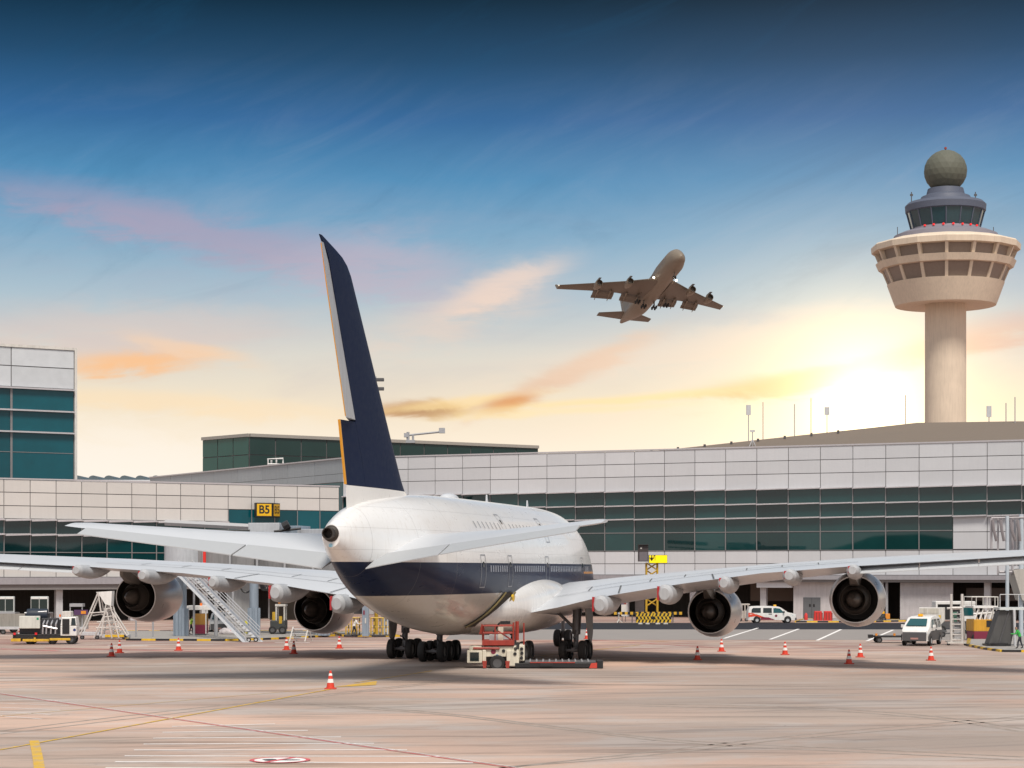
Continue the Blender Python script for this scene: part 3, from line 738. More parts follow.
FU = Fus(ST)
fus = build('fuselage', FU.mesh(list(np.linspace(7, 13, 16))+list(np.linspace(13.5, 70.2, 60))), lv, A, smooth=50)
mb = MB(); mb.lathe([(.47, .0), (.44, -.12), (.33, -.2), (.33, -.62), (.28, -.62), (.28, -.1), (.01, -.1)], 24, 0, (0, 40-70.15, 8.25), 'Y'); build('exhaust_pipe', mb, [duct_m], A, smooth=40)
mb = MB(); mb.lathe([(.1, 0), (.1, .2), (.02, .25)], 10, 0, (0, 40-70.3, 7.6), 'Y', True, True); build('tail_light', mb, M('tail_lamp_glass', (.35, .65, .8), .1), A)
# doors, windows, vents on the visible side
def door(x, z0, z1, wd=1.07, name='door'):
    mb = MB(); e = .065
    FU.patch(mb, x, x+wd, z0, z0+e); FU.patch(mb, x, x+wd, z1-e, z1); FU.patch(mb, x, x+e, z0, z1); FU.patch(mb, x+wd-e, x+wd, z0, z1)
    FU.patch(mb, x+wd*.36, x+wd*.64, z0+(z1-z0)*.62, z0+(z1-z0)*.78, mi=1)
    d = build(name, mb, [M('door_outline', (.30, .31, .33), .4), darkglass], A)
for x in (50.6, 44.0, 33.2, 20.5): door(x, 5.15, 7.25)
for x in (42.9, 31.5): door(x, 8.25, 10.0)
wn_m = M('cabin_window', (.28, .31, .37), .15, var=.3, scale=8)
rowx = [x for x in np.arange(18.0, 49.6, .56) if not any(abs(x+.1-d-.5) < 1.0 for d in (50.6, 44.0, 33.2, 20.5))]
k = 0
for x in rowx[:56]:
    mb = MB(); FU.patch(mb, x, x+.27, 6.15, 6.56, nx=1, nz=2, off=.015); build('window', mb, wn_m, A); k += 1
wn_u = M('upper_window', (.50, .51, .53), .15)
for x in np.arange(29.5, 51.5, 1.0):
    if any(abs(x-d-.5) < .95 for d in (42.9, 31.5)) or k >= 92: continue
    mb = MB(); FU.patch(mb, x, x+.25, 8.95, 9.38, nx=1, nz=2, off=.015); build('window', mb, wn_u, A); k += 1
mb = MB(); b_ = []
for i in range(9):       # antenna hump on the crown
    t = i/8; x = 45.3+3.2*t; h = .34*math.sin(math.pi*t)**.5; b_.append([(.55*math.cos(a)*(.3+.7*math.sin(math.pi*t)), 40-x, 10.95+h*math.sin(a)) for a in np.linspace(0, math.pi, 9)])
mb.loft(b_, closed=False); build('antenna_hump', mb, wing_w, A, smooth=50)
for x in (37, 25):
    mb = MB(); mb.prism([(0, 0), (.5, 0), (.42, .55), (.25, .55)], -.03, .03); mb.v = [(y, 40-x-x_, 11.0+z) for x_, y, z in mb.v]; build('antenna', mb, wing_w, A)
# belly fairing
rings = []
for x in np.linspace(19.5, 50, 26):
    t = (x-19.5)/30.5; s = min(1, math.sin(math.pi*min(1, max(0, t)))**.55) if 0 < t < 1 else 0.0
    wd, zb, ztp = .6+3.95*s, 2.9-1.2*s, 3.2+2.95*s
    rings.append([((abs(math.cos(a))**.75)*math.copysign(1, math.cos(a))*wd, 40-x, (zb+ztp)/2+(ztp-zb)/2*math.copysign(abs(math.sin(a))**.8, math.sin(a))) for a in [2*math.pi*q/40 for q in range(40)]])
mb = MB().loft(rings, 0, True, True); build('belly_fairing', mb, M('belly_white', (.80, .785, .76), .26, var=.06, scale=.5, coat=.5, streak=.1), A, smooth=60)
# open bulk cargo door at the rear belly: dark slot with a yellow edge
mb = MB()
vs = []
for j in range(9):
    t = j/8; z = 2.65+2.15*t; xc = 46.3-2.9*(t**1.1); 
    for dxx in (-.12, 3.2): vs.append(FU.pt(xc+dxx*(1-.25*t), z, 1, .07))
mb.add(vs, [(2*j, 2*j+1, 2*j+3, 2*j+2) for j in range(8)])
build('cargo_door_opening', mb, M('hold_dark', (.04, .033, .022), .8), A)
mb = MB(); mb.tube([vs[2*j]+Vector((.1, .0, 0)) for j in range(9)], .07, 6)
mb.tube([vs[2*j+1]+Vector((.1, 0, 0)) for j in range(9)], .06, 6); build('cargo_door_rim', mb, M('primer_yellow', (.20, .155, .06), .5, streak=.3), A, smooth=60)
mb = MB(); p = FU.pt(43.6, 4.45, 1, .14); mb.lathe([(.01, .0), (.25, .0), (.25, .14), (.01, .14)], 12, 0, tuple(p), 'X'); build('cargo_hinge', mb, yellow, A)

# ---- fin
def fin_mesh(rows, x0=40.0):
    rings = []
    for z, xl, xt, th in rows: rings.append([(t*th, x0-(xl+(xt-xl)*u), z) for u, t in [(u, t if t >= 0 else t/.85) for u, t in FO]])
    return MB().loft(rings, 0, True, True)
def lerp_rows(rows, z): 
    a = np.array(rows, float); return [float(np.interp(z, a[:, 0], a[:, i])) for i in range(1, a.shape[1])]
FINR = [(9.6, 54.8, 67.6, .95), (10.6, 56.2, 67.7, .92), (11.1, 57.3, 67.75, .88), (12, 58.1, 67.85, .82), (22.6, 66.95, 71.85, .42), (23.1, 67.6, 71.95, .38), (23.45, 68.4, 72.05, .32), (23.7, 69.4, 72.1, .24), (24.2, 71.75, 72.25, .08)]
HZ = 14.6
rows = []
for z in list(np.linspace(9.6, 11.1, 4))+list(np.linspace(11.6, 23, 14))+[23.6, 23.95, 24.15]:
    xl, xt, th = lerp_rows(FINR, z); c = xt-xl; hinge = xt-(.23*c if z > HZ else .0)*1.0
    rows.append((z, xl, xt, th))
def fin_part(rows, u0, u1, n=14):
    rings = []
    for z, xl, xt, th in rows:
        c = xt-xl; us = np.linspace(u0, u1, n); f = lambda u: 5*(.2969*math.sqrt(u)-.126*u-.3516*u*u+.2843*u**3-.1036*u**4)
        rings.append([(th*f(u), 40-(xl+c*u), z) for u in us[::-1]]+[(-th*f(u), 40-(xl+c*u), z) for u in us[(1 if u0 == 0 else 0):]])
    return MB().loft(rings, 0, True, True)
zs_u = [11.0]+list(np.linspace(11.6, 22.6, 14))+[22.85, 23.1, 23.3, 23.45, 23.6, 23.7, 23.95, 24.18]
R_ = lambda z: (z, *lerp_rows(FINR, z))
UH = .74
def us_cos(n): return .5*(1-np.cos(np.pi*np.linspace(0, 1, n)))
mb = fin_part([R_(z) for z in zs_u], .0, UH, 20); build('tail_fin', mb, navy, A, smooth=35)
mb = fin_part([R_(z) for z in (9.2, 9.6, 10.1, 10.6, 10.985)], 0, 1.0, 22); build('fin_root', mb, M('fin_root_white', (.80, .79, .77), .3, var=.05, coat=.4), A, smooth=35)
mb = fin_part([R_(z) for z in np.linspace(11.0, HZ-.05, 5)], UH+.003, 1.0, 8)
lr = build('lower_rudder', mb, navy, A, smooth=35)
mb = MB(); 
for z0, z1 in ((11.02, HZ-.07),):
    p, q = R_(z0), R_(z1); mb.add([(.06, 40-p[2]+.02, z0), (-.06, 40-p[2]+.02, z0), (-.06, 40-p[2]-.10, z0), (.06, 40-p[2]-.10, z0), (.06, 40-q[2]+.02, z1), (-.06, 40-q[2]+.02, z1), (-.06, 40-q[2]-.10, z1), (.06, 40-q[2]-.10, z1)],
                                [(3, 2, 1, 0), (4, 5, 6, 7), (0, 1, 5, 4), (1, 2, 6, 5), (2, 3, 7, 6), (3, 0, 4, 7)])
build('gold_edge', mb, gold, lr)
rud_m = M('rudder_grey', (.42, .43, .45), .35, var=.15, scale=.8, streak=.15)
mb = fin_part([R_(z) for z in np.linspace(HZ+.05, 23.8, 10)], UH+.003, 1.0, 8)
hz0 = R_(HZ+.05); hz1 = R_(23.8); ax0 = Vector((0, 40-(hz0[1]+(hz0[2]-hz0[1])*UH), HZ)); ax1 = Vector((0, 40-(hz1[1]+(hz1[2]-hz1[1])*UH), 23.8))
axd = (ax1-ax0).normalized(); rm = Matrix.Rotation(R(11), 3, axd)
mb.shear(lambda p: rm@(p-ax0)+ax0); ur = build('upper_rudder', mb, rud_m, A, smooth=35)
mb = MB(); te = []
for z in np.linspace(HZ+.1, 23.7, 6):
    q = R_(z); te.append(rm@(Vector((0, 40-q[2]-.03, z))-ax0)+ax0)
mb.tube(te, .03, 6); build('gold_edge', mb, gold, ur)

# ---- tailplanes
for sd_ in (1, -1):
    hs = [(1.25, 58.4, 68.1, 8.25, 6.55, .60), (2.2, 59.1, 68.45, 8.25, 6.72, .58), (8, 63.8, 70.4, 8.42, 7.62, .42), (14.6, 68.9, 72.4, 8.85, 8.55, .28), (15.2, 69.7, 72.1, 8.87, 8.66, .18)]
    mb = wing_mesh(hs, sd_, cut=.69); tp_ = build('tailplane', mb, wing_w, A, smooth=35)
    for y0, y1 in ((1.27, 5.9), (6.0, 14.0)):
        mb = MB(); a = np.array(hs); rings = []
        for y in np.linspace(y0, y1, 5):
            v = [float(np.interp(y, a[:, 0], a[:, i])) for i in range(6)]; c = v[2]-v[1]
            f0 = v[3]+(v[4]-v[3])*.70; xh = v[1]+c*.705; th = v[5]*.19; xt = v[2]; zt = v[4]-.22
            rings.append([(sd_*y, 40-xh, f0+th), (sd_*y, 40-xh, f0-th), (sd_*y, 40-xt, zt-.02), (sd_*y, 40-xt, zt+.03)])
        mb.loft(rings, 0, True, True); build('elevator', mb, M('elevator_grey', (.43, .45, .47), .45, var=.05), tp_)

# ---- wings
WS = [(3.0, 20.3, 41.3, 4.25, 3.15, 2.7), (6, 22.3, 41.6, 4.65, 3.72, 2.35), (9, 24.3, 41.8, 5.0, 4.45, 2.0), (14.5, 28.2, 42.1, 5.55, 5.35, 1.6), (20, 32.2, 44.3, 6.1, 6.05, 1.25),
      (26, 36.7, 46.8, 6.6, 6.5, 1.0), (33, 42.0, 49.4, 7.05, 6.9, .75), (38.8, 46.6, 51.5, 7.4, 7.25, .5), (39.6, 47.6, 51.6, 7.45, 7.32, .3)]
WA_ = np.array(WS)
def wat(y, i): return float(np.interp(y, WA_[:, 0], WA_[:, i]))
fx, fy = math.sin(PA), math.cos(PA)
def seen_x(y, x, side):
    wx = PX+(40-x)*math.sin(PA)+side*y*math.cos(PA); wy = PY+(40-x)*math.cos(PA)-side*y*math.sin(PA); return 512+F*wx/wy
def nac_profile(): return [(1.42, 4.55), (1.50, 4.75), (1.62, 4.72), (1.74, 4.3), (1.84, 3.4), (1.875, 2.6), (1.86, 1.9), (1.76, 1.0), (1.62, .25), (1.56, 0.0), (1.50, 0.0), (1.49, .35)]
def make_engine(x, y, z, side, first=[None]):
    if first[0] is None:
        mb = MB(); mb.lathe([(r, h) for r, h in nac_profile()], 56, 0, axis='Y'); n0 = build('nacelle', mb, nac_m, A, smooth=35)
        mb = MB(); mb.lathe([(1.488, .05), (1.40, 1.3), (1.38, 2.2), (.85, 2.2), (.98, 1.4), (1.0, .2), (.92, -.25), (.74, -.75)], 48, 0, axis='Y'); build('exhaust_duct', mb, duct_m, n0, smooth=35)
        mb = MB(); mb.lathe([(.735, -.6), (.70, -.55), (.60, -.2), (.44, -.85), (.20, -1.45), (.02, -1.65)], 40, 0, axis='Y'); build('exhaust_plug', mb, plug_m, n0, smooth=40)
        mb = MB(); mb.lathe([(1.40, 4.4), (1.34, 3.6), (.01, 3.6)], 40, 0, axis='Y'); build('fan', mb, dgrey, n0, smooth=30)
        mb = MB(); mb.lathe([(.99, .15), (1.0, .02), (1.02, .02), (1.02, .15)], 40, 0, axis='Y'); build('core_ring', mb, plug_m, n0, smooth=30)
        first[0] = n0; n = n0
    else:
        n = first[0].copy(); COL.objects.link(n)
        for ch in KIDS(first[0]): c = ch.copy(); COL.objects.link(c); c.parent = n
    n.location = (side*y, 40-x, z)
    # pylon
    mb = MB(); zl = wat(y, 3); xl = wat(y, 1); c = wat(y, 2)-xl; rings = []
    for t in np.linspace(0, 1, 9):
        xx = (x-3.6)+t*((xl+c*.62)-(x-3.6)); lead = (xx-xl)/c
        top = (zl-.15 if lead < 0 else zl+(wat(y, 4)-zl)*lead+.0); topz = min(top, z+1.75+t*3.0) if lead < .02 else top
        bot = z+1.55 if xx < x-.3 else min(topz-.25, z+1.3+(xx-x)*.35)
        if lead < .02: topz = max(bot+.15, z+1.7+.9*t*2)
        wd = .34*math.sin(math.pi*min(.97, .12+.82*t))+.05
        rings.append([(side*y-wd, 40-xx, bot), (side*y+wd, 40-xx, bot), (side*y+wd*.8, 40-xx, topz), (side*y-wd*.8, 40-xx, topz)])
    mb.loft(rings, 0, True, True); build('engine_pylon', mb, fair_m, A)
    # hot exhaust cover under the pylon, running into the core
    mb = MB(); mb.loft([[(side*y+dx_*wd, 40-xx, zz) for dx_, zz in ((-1, zb), (1, zb), (1, zt), (-1, zt))] for xx, zb, zt, wd in ((x-1.5, z+.9, z+1.5, .3), (x, z+.85, z+1.62, .3), (x+1.2, z+1.05, z+1.75, .26), (x+2.4, z+1.55, z+1.9, .12))], 0, True, True)
    build('pylon_skirt', mb, M('pylon_skirt_metal', (.24, .22, .20), .45, .4), A)
ENG = [(39.4, 25.7, 4.33), (31.6, 14.9, 3.30)]
for side in (1, -1):
    mb = wing_mesh(WS, side, cut=.975)
    wg = build('wing', mb, wing_w, A, smooth=40)
    # dark control-surface gaps across the flaps and spoiler lines
    def on_top(y, u, off=.012):
        th = 5*(.2969*math.sqrt(u)-.126*u-.3516*u*u+.2843*u**3-.1036*u**4)
        xl, xt = wat(y, 1), wat(y, 2); return Vector((side*y, 40-(xl+(xt-xl)*u), wat(y, 3)+(wat(y, 4)-wat(y, 3))*u+th*wat(y, 5)+off))
    mb = MB()
    def gap(y0, u0, y1, u1, wd=.035):
        pts = [on_top(y0+(y1-y0)*k/6, u0+(u1-u0)*k/6) for k in range(7)]
        for p, q in zip(pts, pts[1:]):
            d = (q-p).normalized(); n = Vector((-d.y, d.x, 0)).normalized()*wd; mb.add([p-n, p+n, q+n, q-n], [(0, 1, 2, 3)])
    gap(4.5, .74, 26.3, .76, .05)
    for y in (9.6, 16.2): gap(y, .74, y+.6, .965, .05)
    for y in (7, 11.5, 14, 18.5, 21, 23.5): gap(y, .62, y+.15, .73)
    gap(6.5, .62, 25.5, .64)
    build('panel_gap', mb, M('gap_dark', (.10, .105, .11), .7), wg)
    # ailerons hang a little
    for y0, y1 in ((26.6, 30.2), (30.27, 33.8), (33.87, 36.8)):
        rings = []
        for y in (y0, (y0+y1)/2, y1):
            c = wat(y, 2)-wat(y, 1); xh = wat(y, 2)-.22*c; zh = wat(y, 3)+(wat(y, 4)-wat(y, 3))*.78; th = .15*wat(y, 5)+.02; xt = wat(y, 2)+.02; zt = wat(y, 4)-.48
            rings.append([(side*y, 40-xh, zh+th+.02), (side*y, 40-xh, zh-th), (side*y, 40-xt, zt-.02), (side*y, 40-xt, zt+.03)])
        mb = MB().loft(rings, 0, True, True); build('aileron', mb, M('aileron_grey', (.55, .57, .59), .4, var=.05), wg)
    # flap slab along the inboard trailing edge (underside shows dark)
    # flap-track fairings with red ends
    for y, ln, ht, wd in ((9.2, 6.8, 1.40, .60), (13.6, 6.8, 1.35, .58), (17.7, 6.2, 1.15, .52), (22.1, 5.8, 1.05, .55), (26.2, 5.2, .95, .48)):
        xe = wat(y, 2)+.75; ze = wat(y, 4)-.02; rings = []
        for t in np.linspace(0, 1, 11):
            xx = xe-ln*(1-t); s = math.sin(math.pi*min(1, .04+(.60 if y < 15 else .70)*t))**.7; c = wat(y, 2)-wat(y, 1); u = (xx-wat(y, 1))/c
            zt = wat(y, 3)+(wat(y, 4)-wat(y, 3))*min(1, u)-(.35*wat(y, 5)*(1-u) if u < 1 else 0)+.12
            hh = max(.1, ht*s); ww = wd*s
            rings.append([(side*y+ww*math.cos(a), 40-xx, zt-hh*.5+hh*.5*(1.0 if False else math.sin(a))-.0*t) for a in np.linspace(0, 2*math.pi, 17)[:-1]])
        mb = MB().loft(rings, 0, True, False)
        fm = build('flap_fairing', mb, fair_m, wg, smooth=50)
        er = rings[-1]; c_ = sum((Vector(p) for p in er), Vector())/16
        mb = MB().loft([er, [c_+(Vector(p)-c_)*.62+Vector((0, -.28, 0)) for p in er]], 0, False, True); build('fairing_end', mb, fair_m, fm, smooth=30)
        # red end strip on the outer edge
        mb = MB(); zz = sorted(p[2] for p in er); h0, h1 = zz[0]+.22, zz[-1]-.12
        xo = -wd*(.74 if y < 15 else .45)
        mb.box(side*y+xo-.07, side*y+xo+.07, 40-xe-.19, 40-xe+.05, h0, h1) ; build('red_end', mb, M('fairing_red', (.42, .025, .03), .5), fm)
    # tip fence
    mb = MB(); mb.prism([(46.6, 6.3), (51.9, 7.3), (52.0, 8.6), (50.4, 8.4)], -.06, .06); mb.v = [(side*(39.65+y_), 40-x_, z_) for x_, y_, z_ in mb.v]; build('tip_fence', mb, wing_w, wg)
    for x, y, z in ENG: make_engine(x, y, z, side)

# ---- undercarriage
def wheel_mesh(r=.70, wd=.50):
    mb = MB(); h = wd/2
    mb.lathe([(r*.52, -h*.6), (r*.56, -h*.95), (r*.8, -h), (r*.95, -h*.8), (r, -h*.35), (r, h*.35), (r*.95, h*.8), (r*.8, h), (r*.56, h*.95), (r*.52, h*.6)], 28, 0, axis='X')
    mb.lathe([(.02, -h*.5), (r*.3, -h*.5), (r*.53, -h*.62)], 20, 1, axis='X'); mb.lathe([(.02, h*.5), (r*.3, h*.5), (r*.53, h*.62)], 20, 1, axis='X'); return mb
W0 = None
def add_wheel(parent, loc):
    global W0
    if W0 is None: W0 = build('wheel', wheel_mesh(), [black, M('hub_grey', (.12, .12, .125), .5)], parent, smooth=35); wv = W0
    else: wv = W0.copy(); COL.objects.link(wv); wv.parent = parent
    wv.location = loc
def main_gear(x, y, axles, top, side, doorx):
    mb = MB(); yy = side*y
    mb.tube([(yy, 40-x, .75), (yy, 40-x+.15, 1.9)], .19, 14); mb.tube([(yy, 40-x+.15, 1.8), (yy+.05*side, 40-x+.35, top)], .30, 14)
    mb.tube([(yy, 40-x+.2, 2.1), (yy-side*1.7, 40-x+.4, top)], .11, 8); mb.tube([(yy, 40-x+.1, 1.2), (yy, 40-x-.55, 1.55), (yy, 40-x-.1, 2.1)], .08, 6)
    mb.tube([(yy, 40-x+.2, 2.1), (yy, 40-x+2.0, top)], .12, 8)
    g = build('landing_gear', mb, gear_m, A, smooth=40)
    ax = [(i-(axles-1)/2)*1.7 for i in range(axles)]
    mb = MB(); mb.tube([(yy, 40-x+ax[0], .72), (yy, 40-x+ax[-1], .72)], .17, 10)
    for a in ax: mb.tube([(yy-.62, 40-x+a, .70), (yy+.62, 40-x+a, .70)], .10, 8)
    build('bogie', mb, gear_m, g, smooth=40)
    for a in ax:
        for s2 in (-1, 1): add_wheel(g, (yy+s2*.68, 40-x+a, .70))
    if doorx:
        mb = MB(); mb.prism([(-1.0, top), (1.3, top), (1.0, 1.9), (.4, 1.15), (-.4, 1.5)], -.05, .05)
        mb.v = [(yy+side*(.95+.14*(2.5-z_)*.3+y_), 40-x+x_, z_) for x_, y_, z_ in mb.v]; build('gear_door', mb, M('gear_door_grey', (.20, .20, .20), .5), g)
for side in (1, -1):
    main_gear(36.6, 6.23, 2, 3.6, side, True); main_gear(40.1, 2.63, 3, 2.6, side, False)
mb = MB(); mb.tube([(0, 27, .7), (0, 27.1, 2.6)], .16, 10); g = build('landing_gear', mb, gear_m, A, smooth=40)
for s2 in (-1, 1): add_wheel(g, (s2*.45, 27, .70))

# ------------------------------------------------------------------ the airliner in the air
B = thing('flying_airliner', 'four engined airliner climbing in the sky with wheels and flaps down', 'airliner', (50.4, 725, 107.4))
B.rotation_euler = (.257, -.088, -2.895)
fl = M('flying_backlit_brown', (.20, .165, .125), .45, var=.08, scale=.3); fl2 = M('flying_backlit_dark', (.14, .115, .09), .5, var=.1, scale=.3)  # backlit dimness of white paint put into these brown base colours
FB = Fus([(0, -.7, -.2, .2), (.8, -1.7, 1.0, 1.2), (2.5, -2.5, 2.4, 2.2), (5, -3.0, 4.2, 2.9), (8, -3.4, 4.75, 3.5), (18, -3.45, 4.7, 3.6), (25, -3.45, 3.4, 3.6), (46, -3.4, 3.3, 3.5), (54, -2.2, 3.25, 2.8), (62, -.2, 2.9, 1.8), (68, 1.2, 2.3, .6)], x0=33.0)
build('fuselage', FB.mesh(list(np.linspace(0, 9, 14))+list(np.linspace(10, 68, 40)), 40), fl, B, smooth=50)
WB_ = [(2.6, 17.5, 34.8, -1.9, -2.2, 2.0), (12, 26.0, 36.6, -.7, -.8, 1.1), (21, 33.6, 40.5, .6, .5, .8), (31.6, 42.8, 46.6, 2.3, 2.25, .4)]
WBA = np.array(WB_); wb = lambda y, i: float(np.interp(y, WBA[:, 0], WBA[:, i]))
for side in (1, -1):
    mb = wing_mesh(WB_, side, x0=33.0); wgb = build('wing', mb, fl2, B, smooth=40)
    mb = MB(); mb.prism([(43.5, 2.2), (46.6, 2.2), (47.6, 4.0), (46.4, 4.0)], -.06, .06); mb.v = [(side*(31.6+y_+.25*(z_-2.2)), 33-x_, z_) for x_, y_, z_ in mb.v]; build('winglet', mb, fl, wgb)
    for y0, y1 in ((3.6, 10.6), (13.2, 20.2)):
        for k, (dx0, ch, dz) in enumerate(((-1.4, 1.9, -.55), (.6, 1.3, -1.2))):
            rings = []
            for y in (y0, y1):
                xa = wb(y, 2)+dx0; za = wb(y, 4)+dz; rings.append([(side*y, 33-xa, za), (side*y, 33-xa-.3*ch, za-.05), (side*y, 33-xa-ch, za-.55*ch), (side*y, 33-xa-.3*ch, za-.30*ch)])
            mb = MB().loft(rings, 0, True, True); build('flap', mb, fl2, wgb)
        for y in (y0+1.4, y1-1.4):
            mb = MB(); mb.tube([(side*y, 33-wb(y, 2)+3, wb(y, 4)-.6), (side*y, 33-wb(y, 2)-.2, wb(y, 4)-1.4), (side*y, 33-wb(y, 2)-2.2, wb(y, 4)-2.5)], .38, 8, r2=.12); build('flap_fairing', mb, fl, wgb, smooth=50)
    for x, y, z in ((30.5, 21.0, -1.55), (23.3, 11.7, -2.7)):
        mb = MB(); mb.lathe([(1.05, .4), (1.12, 0), (1.25, .1), (1.36, -1.2), (1.3, -2.6), (1.0, -4.0), (.6, -5.4), (.3, -5.6)], 28, 0, axis='Y'); ne = build('engine', mb, fl, wgb, (side*y, 33-x+2.2, z), smooth=40)
        mb = MB(); mb.lathe([(1.06, .3), (1.0, -.9), (.02, -.9)], 24, 0, axis='Y'); build('intake', mb, M('intake_dark', (.10, .08, .06), .5), ne)
        mb = MB(); mb.prism([(-2.0, 1.2), (2.6, 1.3), (3.8, 2.2), (-.2, 2.0)], -.2, .2); mb.v = [(y_, -x_, z_) for x_, y_, z_ in mb.v]; build('engine_pylon', mb, fl2, ne)
    mb = wing_mesh([(1.0, 56.0, 64.5, 1.3, 1.3, .9), (10.3, 63.2, 66.6, 2.5, 2.5, .3)], side, x0=33.0); build('tailplane', mb, fl2, B, smooth=40)
    for y, x in ((5.4, 32.0), (2.0, 35.4)):
        mb = MB(); mb.tube([(side*y, 33-x, -2.5), (side*y, 33-x, -5.2)], .28, 8); mb.tube([(side*y, 33-x, -3.0), (side*(y-1), 33-x+1.5, -2.4)], .15, 6); gb = build('landing_gear', mb, fl2, B)
        for dy_ in (-.75, .75):
            for dx_ in (-.55, .55): mb = MB(); mb.lathe([(.01, -.22), (.55, -.22), (.62, -.1), (.62, .1), (.55, .22), (.01, .22)], 16, 0, axis='X'); build('wheel', mb, black, gb, (side*y+dx_, 33-x+dy_, -5.3))
    mb = MB(); mb.lathe([(.02, .25), (.3, .22), (.4, 0), (.3, -.2)], 14, 0, axis='Y'); build('landing_light', mb, M('landing_lamp', (1, .95, .85), .2, emit=((1, .9, .72), 5)), wgb, (side*4.2, 33-17.6, -1.75))
    mb = MB(); mb.lathe([(.02, .2), (.25, .1), (.25, -.1), (.02, -.2)], 10, 0, axis='Y'); build('tip_light', mb, M('tip_lamp', (1, .9, .7), .2, emit=((1, .88, .66), .3)), wgb, (side*31.7, 33-43.6, 2.4))
fb = [(2.6, 52.5, 66.0, .9), (12.8, 66.0, 70.4, .35)]
mb = MB(); mb.loft([[(t*th, 33-(xl+(xt-xl)*u), z) for u, t in FO] for z, xl, xt, th in fb], 0, True, True); build('tail_fin', mb, fl, B, smooth=40)
mb = MB(); mb.tube([(0, 33-7.8, -2.9), (0, 33-7.6, -5.2)], .22, 8); gb = build('landing_gear', mb, fl2, B)
for dx_ in (-.4, .4): mb = MB(); mb.lathe([(.01, -.18), (.5, -.18), (.56, 0), (.5, .18), (.01, .18)], 16, 0, axis='X'); build('wheel', mb, black, gb, (dx_, 33-7.6, -5.4))

# ================================================================== SMALLER THINGS
def wheel(parent, loc, r=.34, wd=.24, axis='Y', hubm=lgrey):
    mb = MB(); h = wd/2
    mb.lathe([(r*.55, -h), (r*.85, -h), (r, -h*.6), (r, h*.6), (r*.85, h), (r*.55, h)], 22, 0, axis=axis)
    mb.lathe([(.01, -h*.8), (r*.4, -h*.85), (r*.57, -h*.9)], 18, 1, axis=axis); mb.lathe([(.01, h*.8), (r*.4, h*.85), (r*.57, h*.9)], 18, 1, axis=axis)
    return build('wheel', mb, [black, hubm], parent, loc, smooth=35)
def rail(mb, pts, h, r=.03, mids=1, mi=0, posts=True):
    P = [Vector(p) for p in pts]
    for k in range(mids+1): mb.tube([p+Vector((0, 0, h*(k+1)/(mids+1))) for p in P], r, 5, mi)
    if posts:
        for p in P: mb.tube([p, p+Vector((0, 0, h))], r, 5, mi)

# ---- gate sign on the pier roof edge
p = at(268, 510, lY(268)-1.0)
S = thing('gate_sign', 'two sided yellow gate sign reading B5 on the pier front', 'sign', p, LT)
k = 250/F
mb = MB(); w1, w2, hh = 18.2*k, 10*k*1.15, 7.2*k
mb.box(-w1*.78, w1*.22, -.25, .25, -hh, hh, 0); mb.box(-w1*.78+.14, w1*.22-.14, -.28, -.24, -hh+.14, hh-.14, 1)
build('sign_face', mb, [blackp, M('sign_yellow', (.80, .47, .01), .45, var=.03)], S)
text_mesh('lettering', 'B5', 1.45, blackp, S, (-w1*.28, -.29, 0), bold=.03)
S2 = bpy.data.objects.new('side_box', None); COL.objects.link(S2); S2.parent = S; S2.location = (w1*.22+.12, -.2, 0); S2.rotation_euler = (0, 0, R(38))
mb = MB(); ww = 1.75; mb.box(0, ww, -.05, .3, -hh, hh, 0); mb.box(.08, ww-.1, -.08, -.04, -hh+.14, hh-.14, 1)
build('side_face', mb, [blackp, M('sign_yellow_shaded', (.60, .34, .01), .5, var=.03)], S2)  # side face: shade put into a darker copy of the yellow
text_mesh('side_lettering', 'B5', 1.35, M('faded_black', (.10, .065, .01), .6), S2, (ww/2, -.09, 0), bold=.02)
# ---- docking guidance board on a yellow lattice mast
p = gd(653, 621)
S = thing('docking_guidance_sign', 'yellow lattice mast carrying a grey docking display box and a bright yellow board', 'sign', p)
k = p.y/F; zz = lambda py: CH+(HY-py)*k; xx = lambda px: (px-653)*k
mb = MB()
for a in (646.5, 657.5): 
    for dy in (0, .8): mb.tube([(xx(a), dy, 0), (xx(a), dy, zz(563))], .12, 6)
n = 6
for i in range(n):
    z0, z1 = zz(606)+i*(zz(563)-zz(606))/n, zz(606)+(i+1)*(zz(563)-zz(606))/n; a, b = (646.5, 657.5) if i % 2 == 0 else (657.5, 646.5)
    mb.tube([(xx(a), 0, z0), (xx(b), 0, z1)], .09, 5); mb.tube([(xx(b), .8, z0), (xx(a), .8, z1)], .09, 5)
build('mast', mb, M('mast_yellow', (.58, .36, .03), .55, streak=.2), S)
mb = MB(); mb.box(xx(638), xx(648), -.6, .3, zz(561.5), zz(545), 0); mb.box(xx(639), xx(647.3), -.64, -.59, zz(561), zz(552), 1); mb.box(xx(637.5), xx(648.5), -.9, .3, zz(545), zz(544.6), 0); mb.box(xx(640), xx(641.6), -.66, -.59, zz(549), zz(547.6), 2)
build('display_box', mb, [M('display_brown', (.05, .04, .04), .5), M('display_screen', (.16, .145, .16), .4), offwhite], S)
mb = MB(); mb.box(xx(648.6), xx(667), -.5, .1, zz(563.2), zz(555), 0); mb.box(xx(649), xx(666.8), -.53, -.49, zz(562.9), zz(555.3), 1)
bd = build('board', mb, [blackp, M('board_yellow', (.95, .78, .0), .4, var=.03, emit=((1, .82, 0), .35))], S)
mb = MB(); cx = xx(651.4); cz = zz(557.6)
mb.box(cx-.07, cx+.07, -.56, -.54, cz-.35, cz+.3); mb.add([(cx-.32, -.56, cz), (cx+.32, -.56, cz), (cx, -.56, cz-.42)], [(0, 1, 2)])
